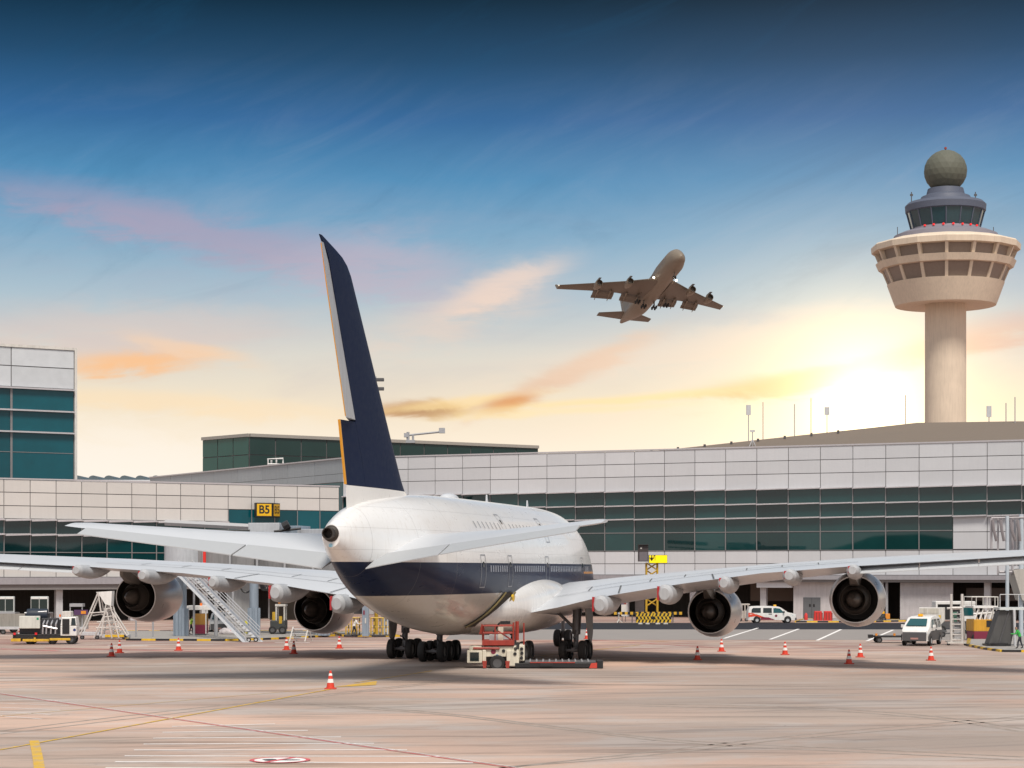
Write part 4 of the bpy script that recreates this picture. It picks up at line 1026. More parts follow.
mb.box(xx(653.3), xx(653.8), -.56, -.54, cz-.1, cz+.3); mb.box(xx(653.8), xx(655), -.56, -.54, cz+.15, cz+.3); mb.box(xx(654.5), xx(655), -.56, -.54, cz-.35, cz+.1)
build('board_symbol', mb, M('board_ink', (.16, .12, .02), .6), bd)

# ---- boarding bridge on the left, seen between the airliner's wing and tailplane
BR = thing('boarding_bridge', 'grey two level passenger boarding bridge behind the left wing', 'boarding bridge', (0, 0, 0))
brg = M('bridge_grey', (.27, .27, .275), .55, streak=.25, var=.1); brl = M('bridge_light_grey', (.50, .53, .57), .5, streak=.15)
def seg_box(a, b, w_, z0, z1, mi=0, mb=None):
    a, b = Vector(a), Vector(b); d = (b-a).normalized(); n = Vector((-d.y, d.x, 0))*w_/2; mb = mb or MB()
    mb.add([(*(q.xy), z) for z in (z0, z1) for q in (a-n, b-n, b+n, a+n)], [(3, 2, 1, 0), (4, 5, 6, 7), (0, 1, 5, 4), (1, 2, 6, 5), (2, 3, 7, 6), (3, 0, 4, 7)], mi); return mb
q0, q1, q2 = at(206, 570, 196), at(262, 570, 194), at(372, 570, 186)
build('tunnel', seg_box(q0, q1, 3.4, 6.0, 9.0), brg, BR, bevel=.05); build('tunnel', seg_box(q1, q2, 2.9, 6.1, 8.8), brg, BR, bevel=.05)
for k in range(6):
    mb = MB(); q = q0.lerp(q2, k/6); mb.box(q.x-.09, q.x+.09, q.y-1.85, q.y+1.85, 5.9, 9.05)
    build('tunnel_rib', mb, grey, BR)
mb = MB(); q = at(204.5, 570, 193.8); mb.box(q.x-.13, q.x+.13, q.y-.1, q.y+.1, 6.0, 8.9); build('red_strip', mb, M('bridge_red', (.75, .03, .02), .5), BR)
q = at(182, 570, 198); mb = MB(); mb.lathe([(2.3, 5.4), (2.3, 9.1), (2.5, 9.2), (2.5, 9.5), (.2, 9.7)], 28, 0, (q.x+.4, q.y+1, 0)); build('rotunda', mb, brl, BR, smooth=35)
def leg(px, Y, r, nm, zt=5.6, flare=True):
    q = at(px, 570, Y); mb = MB(); mb.tube([(q.x, q.y, .15), (q.x, q.y, zt)], r, 18)
    if flare:
        for a in np.linspace(0, 2*math.pi, 7)[:-1]: mb.box(q.x+r*1.12*math.cos(a)-.12, q.x+r*1.12*math.cos(a)+.12, q.y+r*1.12*math.sin(a)-.12, q.y+r*1.12*math.sin(a)+.12, .15, 2.7)
    return build(nm, mb, blusteel, BR, smooth=40)
leg(181, 186, .52, 'rotunda_column'); leg(254, 188, .42, 'support_column'); leg(323, 187, .5, 'support_column', 6)
for px, Y, r in ((194, 184, .10), (216, 186, .18), (136, 184, .08), (153, 184, .08), (233, 192, .12)):
    q = at(px, 570, Y); mb = MB(); zt = 5.6 if px > 190 else 1.6; mb.tube([(q.x, q.y, .15), (q.x, q.y, zt)], r, 8); build('post', mb, grey, BR)
up0, up1, up2 = at(252, 570, 200), at(305, 570, 199), at(366, 570, 194)
for a, b, w_, z0, z1, m_ in ((up0, at(283, 570, 199.6), 3.0, 9.3, 11.2, brl), (at(288, 570, 199.5), up1, 3.0, 9.4, 10.9, blusteel), (at(302, 570, 199), up2, 2.6, 8.9, 10.55, brl)):
    build('upper_tunnel', seg_box(a, b, w_, z0, z1-.25), m_, BR, bevel=.05)
mb = MB(); mb.tube([tuple(up0+Vector((-4, -1.6, 10.2-CH))), tuple(up0+Vector((0, -1.6, 10.2-CH)))], .1, 6)
a, b = at(274, 531.5, 197), at(301, 528.5, 197); mb.tube([a, b], .13, 6); a, b = at(283, 527, 197), at(289, 524, 197); mb.tube([a, b], .45, 8); build('cable_arm', mb, blackp, BR)
mb = MB(); a, b = at(165, 522.5, 205), at(252, 527, 205); mb.tube([a, b], .35, 6); mb.tube([a-Vector((0, 0, .9)), b-Vector((0, 0, .9))], .12, 6); build('service_pipe', mb, grey, BR)
mb = MB()
for k in range(4):
    q = at(268+k*1.6, 570, 192); mb.tube([(q.x-.45+.45*math.cos(t)*(.7+.1*k), q.y, 5.1+.8*math.sin(t)) for t in np.linspace(math.pi, 2*math.pi, 8)], .07, 5)
q = at(246, 581, 190); mb.tube([(q.x+.55*math.cos(t), q.y, q.z-.35+.75*math.sin(t)) for t in np.linspace(0, 2*math.pi, 18)], .08, 5); build('cable_loop', mb, blackp, BR)
q = at(240, 570, 195); mb = MB(); mb.box(q.x-1.3, q.x+1.4, q.y, q.y+.3, .2, 5.9); build('equipment_panel', mb, M('equipment_panel_grey', (.42, .42, .42), .6, streak=.2), BR)
q = at(284, 590, 195); mb = MB(); mb.box(q.x-1.4, q.x+1.6, q.y, q.y+.3, 1.4, 5.9); build('rear_panel', mb, M('equipment_panel_brown', (.10, .075, .055), .7), BR)
# ---- service stair up to the bridge
a, b = gd(249.5, 642), at(182, 573.5, 186)
ST_ = thing('service_stair', 'steep silver service stair rising to the boarding bridge', 'stair', (a.x, a.y, 0))
d = (b-a); side = Vector((.25, -1.0, 0)).normalized()*.0
hw = Vector((.55, .5, 0))
mb = MB()
for s_ in (-1, 1):
    o = hw*s_-Vector((.0, 0, 0)); mb.add([tuple(o+Vector((0, 0, .0))), tuple(o+Vector((.55, 0, .0))), tuple(o+d+Vector((.55, 0, 0))), tuple(o+d), *[tuple(v+Vector((.04, .10, 0))) for v in (o, o+Vector((.55, 0, 0)), o+d+Vector((.55, 0, 0)), o+d)]],
        [(0, 1, 2, 3), (7, 6, 5, 4), (0, 4, 5, 1), (1, 5, 6, 2), (2, 6, 7, 3), (3, 7, 4, 0)])
build('stringer', mb, M('stair_aluminium', (.62, .63, .65), .4, .4), ST_)
mb = MB()
for k in range(24):
    t = (k+.5)/24; c = d*t+Vector((.3, 0, 0)); mb.add([c-hw+Vector((-.16, 0, 0)), c+hw+Vector((-.16, 0, 0)), c+hw+Vector((.16, 0, 0)), c-hw+Vector((.16, 0, 0))]+[v+Vector((0, 0, -.05)) for v in (c-hw+Vector((-.16, 0, 0)), c+hw+Vector((-.16, 0, 0)), c+hw+Vector((.16, 0, 0)), c-hw+Vector((.16, 0, 0)))], [(0, 1, 2, 3), (7, 6, 5, 4), (0, 4, 5, 1), (1, 5, 6, 2), (2, 6, 7, 3), (3, 7, 4, 0)], k % 2)
build('tread', mb, [offwhite, dgrey], ST_)
for s_ in (-1, 1):
    mb = MB()
    for h in (.35, .65, .95, 1.25): mb.tube([hw*s_+Vector((.3, 0, h)), hw*s_+d+Vector((.3, 0, h))], .035, 5)
    for k in range(8): c = hw*s_+d*(k/7)+Vector((.3, 0, 0)); mb.tube([c, c+Vector((0, 0, 1.25))], .03, 5)
    build('handrail', mb, M('stair_aluminium', (.62, .63, .65), .4, .4), ST_)
for s_ in (-.5, .5):
    wheel(ST_, tuple(hw*s_+Vector((.25, 0, .2))), .2, .14)

# ---- traffic cones
def cone(gx, gy, label):
    p = gd(gx, gy)
    c = thing('traffic_cone', label, 'traffic cone', p, 0, 'orange cones on the apron')
    mb = MB(); mb.lathe([(.20, .05), (.045, .86), (.02, .87)], 18, cap1=True); b0 = build('cone_body', mb, M('cone_orange', (.66, .05, .022), .5, var=.06), c, smooth=40)
    mb = MB(); mb.box(-.27, .27, -.27, .27, 0, .055); build('base', mb, M('cone_base_red', (.55, .06, .03), .6), c, bevel=.02)
    mb = MB(); mb.lathe([(.158, .30), (.122, .48)], 18); mb.lathe([(.095, .63), (.072, .74)], 18); build('reflective_band', mb, M('reflective_white', (.85, .84, .82), .3), c, smooth=40)
    return c
def scale_cone(): pass
cones = [(330.5, 689, 'orange cone standing alone on the yellow guide line in the foreground'), (111.5, 656.5, 'orange cone left of its close neighbour near the white access steps'), (119.5, 653, 'orange cone right behind its close neighbour near the white access steps'),
    (178.5, 650.5, 'orange cone before the black and yellow kerb by the column of the boarding bridge'), (286.5, 650, 'orange cone farther of a pair in front of the left inner engine'), (293.8, 653.8, 'orange cone nearer of a pair in front of the left inner engine'), (339.3, 648.5, 'orange cone between the left inner engine and the left main wheels'),
    (587, 639, 'orange cone directly behind the right main wheels'), (697.5, 660, 'orange cone left below the right inner engine'), (721.5, 651.5, 'orange cone just right of the right inner engine'), (785, 654.8, 'orange cone halfway between the two right engines'), (849, 664, 'orange cone nearest below the right outer engine'), (860.3, 657.3, 'orange cone farther one below the right outer engine'), (931, 660.5, 'orange cone in front of the white van at the right')]
for gx, gy, l in cones:
    c = cone(gx, gy, l); c.scale = (1.12, 1.12, 1.12)

# ---- belt loader truck with flat bed beside the airliner belly
p = gd(499, 668.5); k = p.y/F
L_ = thing('cargo_loader', 'cream and red loader with a railed platform and a long low dark bed', 'cargo loader', p, R(-1))
u = lambda px: (px-499)*k; v = lambda py: CH+(HY-py)*k
cream = M('cream_paint', (.74, .70, .58), .5, streak=.25); lred = M('loader_red', (.36, .045, .03), .55, streak=.2)
mb = MB(); mb.box(u(467), u(482), 0, 2.2, v(663), v(650.5)); mb.box(u(469), u(482), .3, 2.2, v(650.5), v(646.5)); mb.box(u(482.2), u(516), .25, 2.3, v(657), v(646.5)); mb.box(u(506.5), u(519), -.05, 2.2, v(666), v(650.5)); mb.box(u(519.1), u(524.5), .1, 2.3, v(661), v(645)); mb.box(u(482.2), u(486), .1, 2.2, v(662), v(650))
bd = build('body', mb, cream, L_, bevel=.04)
mb = MB(); mb.box(u(470), u(479), -.04, .05, v(661), v(652.3)); build('cab_window', mb, darkglass, bd)
mb = MB(); mb.tube([(u(473), .18, v(648.3)), (u(499.5), .18, v(648.6))], .08, 6); build('red_tube', mb, lred, bd)
mb = MB(); mb.lathe([(.01, 0), (.16, 0)], 16, 0, (u(493.3), .235, v(651.8)), 'Y'); build('round_emblem', mb, maroon, bd)
mb = MB(); mb.box(u(496), u(498), .2, .24, v(656.8), v(654.6)); build('blue_label', mb, M('label_blue', (.02, .18, .42), .5), bd)
for a, b in ((503.5, 651), (515, 653.8), (515.5, 648.8), (521.6, 649), (521.8, 653.2), (521.4, 658)):
    mb = MB(); mb.lathe([(.01, 0), (.11, 0), (.11, .06)], 12, 0, (u(a), .02 if a > 519 else (.2 if a < 505 else -.1), v(b)), 'Y'); build('gauge', mb, blackp, bd)
mb = MB(); mb.box(u(482), u(514), .1, 2.3, v(645.5), v(640.5)); pl = build('platform', mb, lred, L_, bevel=.02)
mb = MB(); z0 = v(640.5)
rail(mb, [(u(482.5), .15, z0), (u(495), .15, z0), (u(513), .15, z0), (u(513), 2.2, z0), (u(482.5), 2.2, z0), (u(482.5), .15, z0)], .92, .045, 1)
mb.tube([(u(513.5), .15, z0), (u(513.5), .15, v(622.5))], .06, 6); mb.tube([(u(517), .6, z0), (u(517), .6, v(621.5))], .13, 6); mb.tube([(u(523.8), .2, v(645)), (u(523.8), .2, v(623))], .05, 6); mb.tube([(u(482.5), .15, z0+1.0), (u(481), .15, z0+.4), (u(479.5), .15, z0+.4), (u(482), .15, z0+1.05)], .04, 5)
mb.tube([(u(498), .3, z0+.6), (u(511), .3, z0+.05)], .05, 5)
build('guard_rail', mb, lred, pl)
mb = MB(); mb.box(u(498), u(503), .8, 1.4, z0, v(626.5), 0); mb.box(u(502.8), u(512), .8, 1.2, v(627.5), v(626), 0); mb.box(u(489), u(498), .7, 1.6, z0, v(635), 1); mb.tube([(u(493), 1, v(633)), (u(499), 1, v(623.5)), (u(507), 1, v(622))], .06, 5, 2); mb.box(u(500), u(510), .8, 1.3, v(624.5), v(621.5), 2)
build('control_console', mb, [cream, lgrey, blackp], pl)
mb = MB(); mb.box(u(486.2), u(506.3), .5, 2.2, v(666), v(657.1)); build('underframe', mb, blackp, L_)
wheel(L_, (u(497.3), .28, v(663.3)), .52, .34, hubm=dgrey); wheel(L_, (u(497.3), 2.1, v(663.3)), .52, .34)
for a in (484.6, 507.6):
    mb = MB(); mb.add([(u(a-2.2), -.1, v(661)), (u(a+2.2), -.1, v(661)), (u(a+1.5), -.1, v(668)), (u(a-1.5), -.1, v(668))]+[(u(a-2.2), .4, v(661)), (u(a+2.2), .4, v(661)), (u(a+1.5), .4, v(668)), (u(a-1.5), .4, v(668))], [(0, 1, 2, 3), (7, 6, 5, 4), (0, 4, 5, 1), (1, 5, 6, 2), (2, 6, 7, 3), (3, 7, 4, 0)]); build('jack_foot', mb, lred, L_)
mb = MB(); mb.box(u(515), u(597), -.1, 2.6, v(667.5), v(663), 0); mb.box(u(525), u(596), .0, 2.5, v(663), v(661.5), 2); mb.box(u(530), u(575), -.12, -.09, v(663), v(661.8), 1); mb.box(u(540), u(553), -.2, -.1, v(666.5), v(663.5), 0)
bedd = build('flat_bed', mb, [blackp, lred, dgrey], L_, bevel=.02)
mb = MB(); mb.box(u(597.05), u(603), -.12, 2.6, v(668), v(661)); mb.prism([(u(589), v(668)), (u(596.9), v(668)), (u(596.9), v(662.5)), (u(591), v(663))], -.16, -.11, 1); build('end_stop', mb, [blackp, M('loader_bright_red', (.55, .06, .04), .5)], bedd)
for i in range(10):
    mb = MB(); mb.tube([(u(530+i*6.5), .1, v(661.2)), (u(530+i*6.5), 2.4, v(661.2))], .06, 8); build('roller', mb, steel, bedd)

# ---- generic vans
def hwf(z): return .93 if z < 1.05 else .93-.17*min(1, (z-1.05)/.95)
def van(name, label, loc, rz, lower=None, swoosh=False, L=5.2):
    t = thing(name, label, 'van', loc, rz)
    s = L/5.2
    prof = [(.0, .35), (-.02, .9), (.05, 1.5), (.18, 1.88), (.5, 1.97), (2.2, 2.0), (3.3, 1.93), (3.55, 1.82), (4.25, 1.28), (5.0, 1.1), (5.15, .9), (5.2, .5), (5.1, .32)]
    # dense body: rings across the length
    us = np.linspace(0, 1, 1)
    mb = MB(); top = [(x, z) for x, z in prof[1:-1]]
    xw_ = 4.62 if lower else 4.25
    xs_ = [-.02, .05, .18, .5, 1.2, 2.2, 3.3, 3.55, xw_, 5.0, 5.15, 5.2]
    tops = {-.02: .9, .05: 1.5, .18: 1.88, .5: 1.97, 1.2: 2.0, 2.2: 2.0, 3.3: 1.93, 3.55: 1.82, xw_: 1.28, 5.0: 1.1, 5.15: .9, 5.2: .55}
    rings = []
    for x in xs_:
        zt = tops[x]; e = 1.0 if .1 < x < 4.9 else (.94 if .0 < x < 5.1 else .86); zs = [.34, .62, min(1.05, zt*.85), max(min(1.05, zt*.85)+.01, zt-.16), zt-.04]
        ring = [(x*s, -hwf(z)*e, z) for z in zs]+[(x*s, -(hwf(zt)-.22)*e, zt), (x*s, (hwf(zt)-.22)*e, zt)]+[(x*s, hwf(z)*e, z) for z in zs[::-1]]
        rings.append(ring)
    mb.loft(rings, 0, True, True); body = build('body', mb, white, t, smooth=50)
    def sidepatch(nm, poly, mat, off=.012, par=None):
        for sg_ in (-1, 1):
            m2 = MB(); m2.add([(x*s, sg_*(hwf(z)+off), z) for x, z in poly], [tuple(range(len(poly)))]); build(nm, m2, mat, par or body)
    sidepatch('side_window', [(.35, 1.22), (1.35, 1.2), (1.38, 1.78), (.55, 1.78), (.38, 1.6)], darkglass)
    sidepatch('side_window', [(1.6, 1.2), (2.55, 1.18), (2.55, 1.78), (1.63, 1.78)], darkglass)
    sidepatch('front_window', [(2.72, 1.18), (3.9, 1.2), (3.45, 1.7), (2.9, 1.78), (2.72, 1.74)], tealglass)
    mb = MB(); mb.add([((xw_-.05)*s, -.70, 1.345), ((xw_-.05)*s, .70, 1.345), (3.6*s, .58, 1.80), (3.6*s, -.58, 1.80)], [(0, 1, 2, 3)]); mb.v = [(x+.035, y, z+.03) for x, y, z in mb.v]; build('windscreen', mb, tealglass, body)
    if lower: 
        sidepatch('lower_panel', [(-.0, .36), (5.0, .36), (5.05, .75), (4.2, 1.0), (2.5, 1.02), (0.0, 1.0)], lower, .006)
        mb = MB(); mb.box(5.13*s, 5.24*s, -.80, .80, .34, .95); build('front_panel', mb, lower, body, bevel=.04)
        mb = MB(); mb.box(5.245*s, 5.26*s, -.26, .26, .45, .57); build('number_plate', mb, M('plate_red_green', (.45, .25, .22), .5), body)
    else:
        mb = MB(); mb.box(5.0*s, 5.24*s, -.86, .86, .32, .62); build('bumper', mb, dgrey, body, bevel=.05)
        mb = MB(); mb.box(5.12*s, 5.20*s, -.6, .6, .72, .9); build('grille', mb, blackp, body)
    for sg_ in (-1, 1):
        mb = MB(); mb.add([(4.72*s, sg_*.905, .82), (5.14*s, sg_*.78, .80), (5.10*s, sg_*.74, 1.02), (4.6*s, sg_*.88, 1.06)], [(0, 1, 2, 3)]); mb.v = [(x+.03, y+sg_*.03, z+.02) for x, y, z in mb.v]; build('headlight', mb, M('headlight_glass', (.62, .68, .70), .1), body)
        mb = MB(); mb.box(3.75*s, 3.9*s, sg_*1.08-.10, sg_*1.08+.10, 1.2, 1.42); build('wing_mirror', mb, white if lower else dgrey, body, bevel=.03)
        mb = MB(); mb.box(2.2*s, 2.55*s, sg_*.945-.015, sg_*.945+.015, 1.02, 1.1); build('door_handle', mb, blackp, body)
        for xw in (.95, 4.25):
            mb = MB(); mb.lathe([(.43, -.02), (.43, .02)], 24, 0, (xw*s, sg_*.925, .40), 'Y'); mb.lathe([(.01, sg_*.02), (.43, sg_*.02)], 24, 0, (xw*s, sg_*.925, .40), 'Y'); build('wheel_arch', mb, blackp, body)
            wheel(t, (xw*s, sg_*.86, .34), .34, .24)
    mb = MB(); mb.box(2.85*s, 3.15*s, -.16, .16, 1.96, 2.14); build('beacon', mb, amber, t, bevel=.04)
    if swoosh:
        sidepatch('red_swoosh', [(.02, .7), (.02, 1.22), (.45, 1.18), (1.2, .92), (1.9, .62), (1.4, .6), (.9, .82)], M('swoosh_red', (.72, .07, .03), .4), .016)
        sidepatch('maroon_swoosh', [(1.35, .36), (1.35, .72), (2.2, .66), (2.9, .38)], M('swoosh_maroon', (.22, .02, .05), .4), .016)
        for sg_ in (-1, 1):
            mb = MB(); mb.lathe([(.01, 0), (.15, 0)], 16, 0, (3.0*s, sg_*.95, .86), 'Y'); build('round_emblem', mb, maroon, body)
    return t
p = gd(747, 622.8); van('service_van', 'white minivan with orange red rear swoosh and amber beacon by the loading bay', p, R(2), swoosh=True, L=5.75)
p = gd(919, 646); cv = van('crew_van', 'white van with dark lower half parked facing the viewer at the right', p+Vector((1.9, 5.2, 0)), R(-113), lower=dgrey, L=4.9); cv.scale = (1.22,)*3

# ---- flat dolly left of that van
p = gd(886, 643); D_ = thing('flat_dolly', 'low black flat dolly trailer beside the white and dark van', 'trailer', p)
mb = MB(); mb.box(-.9, 2.6, 0, 1.7, .48, .62); mb.tube([(-.8, .8, .5), (-1.4, .5, .62)], .05, 6); mb.box(-1.45, -1.05, .3, .7, .42, .72); build('deck', mb, blackp, D_, bevel=.02)
for x in (-.55, 2.2):
    for y in (.15, 1.5): wheel(D_, (x, y, .26), .26, .2, hubm=dgrey)
for x in (-.9, .65):
    mb = MB(); mb.box(x, x+.18, .05, .2, .62, .82); build('stop_block', mb, orange, D_)
# ---- white open skip container behind the van
p = gd(932, 637); C_ = thing('cargo_container', 'white cargo container with cut away corner standing behind the white van', 'container', p, R(-14))
k = p.y/F; mb = MB(); mb.prism([(-1.2, .9), (.55, .9), (1.15, 1.5), (1.15, 2.75), (-1.2, 2.75)], 0, 1.6); build('shell', mb, offwhite, C_, bevel=.03)
mb = MB()
for a, b in ((-1.1, -.45), (-.35, .6)): mb.box(a, b, -.03, -.01, 2.2, 2.65)
build('side_panel', mb, M('container_panel', (.60, .57, .50), .6, streak=.3), C_)
for x in (-.75, .6): mb = MB(); mb.box(x, x+.2, -.05, -.03, 1.75, 2.05); build('yellow_label', mb, yellow, C_)
mb = MB(); mb.box(-1.3, 1.3, .0, 1.6, .45, .6); build('dolly_deck', mb, dgrey, C_)
for x in (-1.0, 1.0): wheel(C_, (x, .1, .26), .24, .18, hubm=dgrey)
# ---- white truck part behind (dark opening) and steps
p = gd(948, 634); C2 = thing('high_lift_truck', 'white high lift truck half hidden behind the tall white steps', 'truck', p, 0)
mb = MB(); mb.box(-1.2, 2.7, 0, 1.9, 2.9, 3.2); mb.box(-1.2, -1.0, 0, 1.9, 1.3, 2.9); mb.box(1.2, 2.7, 0, 1.8, 1.25, 2.88); build('body', mb, white, C2, bevel=.04)
mb = MB(); mb.box(-1.0, 1.2, .3, 1.8, 1.4, 2.88); build('dark_hold', mb, blackp, C2)
mb = MB(); mb.box(1.45, 2.5, -.03, -.01, 1.8, 2.6); build('cab_window', mb, tealglass, C2)
mb = MB(); mb.box(-1.2, 2.6, .1, 1.8, .55, 1.2); build('chassis', mb, dgrey, C2)
for x in (-.6, 2.0): wheel(C2, (x, .1, .42), .42, .3, hubm=dgrey)
# ---- tall white mobile steps
p = gd(955, 645.5); k = p.y/F; H_ = thing('mobile_steps', 'tall narrow white mobile steps with twin posts and side braces', 'steps', p, R(-4))
u = lambda px: (px-955)*k; v = lambda py: CH+(HY-py)*k
mb = MB()
for a in (951.3, 962.0): mb.tube([(u(a), 0, .15), (u(a), 0, v(594))], .11, 8)
for a in (951.3, 962.0): mb.tube([(u(a), .1, v(604)), (u(a+6), 2.0, .5)], .08, 6); mb.tube([(u(a), 0, v(607)), (u(a+4), .9, v(630))], .09, 6)
for i in range(7): mb.tube([(u(951.3), 0, .5+i*.42), (u(962), 0, .5+i*.42)], .05, 6)
mb.tube([(u(951.3), 0, v(608)), (u(962), 0, v(608))], .13, 6); mb.tube([(u(951), .0, v(608.2)), (u(947), .0, v(608.4))], .1, 6)
build('frame', mb, M('steps_white', (.66, .63, .60), .5, streak=.3), H_)
mb = MB()
for i in range(6): mb.box(u(953), u(960.5), .12+i*.24, .36+i*.24, .6+i*.42, .66+i*.42)
build('tread', mb, lgrey, H_)
mb = MB(); mb.box(u(947.5), u(966), -.12, .12, .16, .32); mb.box(u(949), u(964), 1.8, 2.0, .2, .32); build('base', mb, offwhite, H_)
for a in (948.5, 965): wheel(H_, (u(a), 0, .13), .13, .1, hubm=dgrey)
mb = MB(); mb.box(u(953.5), u(958), .6, .65, v(622), v(612)); build('green_panel', mb, M('green_panel', (.10, .22, .17), .4), H_)
# ---- orange and maroon service tractor with railed top
p = gd(982, 640.5); k = p.y/F; G_ = thing('maintenance_lift', 'orange and maroon service lift with a white railed basket on top', 'service vehicle', p, R(3))
u = lambda px: (px-982)*k; v = lambda py: CH+(HY-py)*k
mb = MB(); mb.box(u(973.6), u(992), 0, 2.4, v(631.3), v(619.5), 0); mb.box(u(974), u(991.5), .02, 2.4, v(640), v(631.35), 1); build('body', mb, [M('lift_orange', (.66, .34, .03), .5, streak=.25), maroon], G_, bevel=.04)
mb = MB(); mb.box(u(986.5), u(991.6), -.03, .0, v(627), v(620.5)); build('side_opening', mb, blackp, G_)
mb = MB(); mb.box(u(973), u(998), -.1, 2.5, v(608), v(606)); bk = build('basket_floor', mb, white, G_)
mb = MB(); rail(mb, [(u(971.5), -.05, v(606)), (u(976), -.05, v(606)), (u(983), -.05, v(606)), (u(987), -.05, v(606)), (u(995), -.05, v(606)), (u(998), -.05, v(606)), (u(998), 2.4, v(606)), (u(971.5), 2.4, v(606)), (u(971.5), -.05, v(606))], .8, .04, 0); build('basket_rail', mb, offwhite, bk)
mb = MB()
for i in range(4): mb.tube([(u(975+i*5), .1, v(619.5)), (u(979+i*5 if i < 3 else 994), .1, v(608))], .08, 5); mb.tube([(u(979+i*5 if i < 3 else 994), .5, v(619.5)), (u(975+i*5), .5, v(608))], .08, 5)
mb.tube([(u(974), .2, v(614)), (u(996), .2, v(612.5))], .10, 5); mb.box(u(989), u(994), .2, .9, v(615.5), v(611))
build('scissor', mb, white, G_)
for a in (976, 990): wheel(G_, (u(a), .25, .3), .3, .3, hubm=maroon)
mb = MB(); mb.tube([(u(991), -.1, .3), (u(993.3), -.1, v(608))], .05, 5); mb.tube([(u(995), -.1, .3), (u(996.5), -.1, v(608))], .05, 5)
for i in range(6): mb.tube([(u(991+i*.4), -.1, .6+i*.45), (u(995+i*.3), -.1, .6+i*.45)], .035, 5)
build('ladder', mb, offwhite, G_)
# ---- dark leaning bridge stair with white deck at the right edge
p = gd(1003, 648); k = p.y/F; J_ = thing('bridge_stand', 'dark slanted stair enclosure under a white railed deck at the right edge', 'bridge stair', p, 0)
u = lambda px: (px-1003)*k; v = lambda py: CH+(HY-py)*k
mb = MB(); mb.prism([(u(990), .3), (u(1012), .15), (u(1019), v(611)), (u(1001), v(611))], .4, 1.9); build('enclosure', mb, M('stair_dark_grey', (.085, .085, .085), .6, streak=.2), J_)
mb = MB(); mb.tube([(u(1000), .36, .25), (u(1010.5), .36, v(611))], .08, 6); build('edge_bar', mb, dgrey, J_)
mb = MB(); mb.box(u(1000), u(1045), .1, 2.2, v(610), v(607.6)); dk_ = build('deck', mb, M('deck_white', (.62, .66, .66), .5), J_)
mb = MB(); rail(mb, [(u(1000.5), .15, v(607.6)), (u(1009), .15, v(607.6)), (u(1019), .15, v(607.6)), (u(1032), .15, v(607.6)), (u(1045), .15, v(607.6))], 1.05, .035, 0); build('guard_rail', mb, lgrey, dk_)
mb = MB(); mb.tube([(u(1015), .0, .15), (u(1014.2), .0, v(610))], .11, 8); build('post', mb, lgrey, J_)
mb = MB(); mb.lathe([(.9, .15), (.9, .35), (.7, .4)], 20, 0, (u(1000), .9, 0), cap1=True); mb.box(u(988), u(1012), .3, 2.0, .16, .3); build('foot', mb, blackp, J_)
# ---- right boarding bridge end: pole, hoses, hood
p = gd(1008, 645); RB = thing('boarding_bridge', 'grey boarding bridge frame with hanging hoses and a blue grey pole at the right edge', 'boarding bridge', (p.x, 185, 0), 0)
k = 185/F; u = lambda px: (px-512)*k-p.x; v = lambda py: CH+(HY-py)*k
mb = MB(); mb.tube([(u(1007.3), 0, .15), (u(1007.3), 0, v(516))], .17, 12); mb.tube([(u(1022.5), .5, .15), (u(1022.5), .5, v(514))], .22, 12); build('pole', mb, M('pole_pale_blue', (.46, .52, .58), .5), RB, smooth=40)
mb = MB(); mb.tube([(u(992), .3, v(518)), (u(1040), .3, v(517))], .09, 6); mb.tube([(u(992), .3, v(518)), (u(992), .3, v(549))], .12, 6); mb.tube([(u(999.5), .6, v(518)), (u(999.5), .6, v(575))], .09, 6); mb.tube([(u(1014), .6, v(518)), (u(1014), .6, v(575))], .12, 6); mb.tube([(u(1000), .3, v(572)), (u(1030), .3, v(572))], .14, 6); build('frame', mb, M('bridge_frame_grey', (.40, .38, .40), .5), RB)
mb = MB()
for a, b in ((993, 996.5), (1001, 1004), (1011, 1015.5), (1018, 1020)):
    mb.tube([(u(a), .1, v(520)), (u(a+.5), -.1, v(530)), (u(b), 0, v(541))], .14, 6)
build('hose', mb, M('hose_grey', (.22, .20, .21), .6), RB, smooth=50)
mb = MB(); mb.add([(u(1013), -.1, v(570)), (u(1040), -.1, v(567)), (u(1040), -.1, v(607)), (u(1022), -.1, v(600))]+[(u(1013), 2.5, v(570)), (u(1040), 2.5, v(567)), (u(1040), 2.5, v(607)), (u(1022), 2.5, v(600))], [(0, 1, 2, 3), (7, 6, 5, 4), (0, 4, 5, 1), (1, 5, 6, 2), (2, 6, 7, 3), (3, 7, 4, 0)]); build('cab_side', mb, M('bridge_beige', (.44, .42, .39), .6, streak=.15), RB)
mb = MB(); mb.box(u(1018), u(1060), .8, 4.0, v(566), v(520)); build('tunnel', mb, M('bridge_pale', (.48, .47, .49), .5, streak=.15), RB)

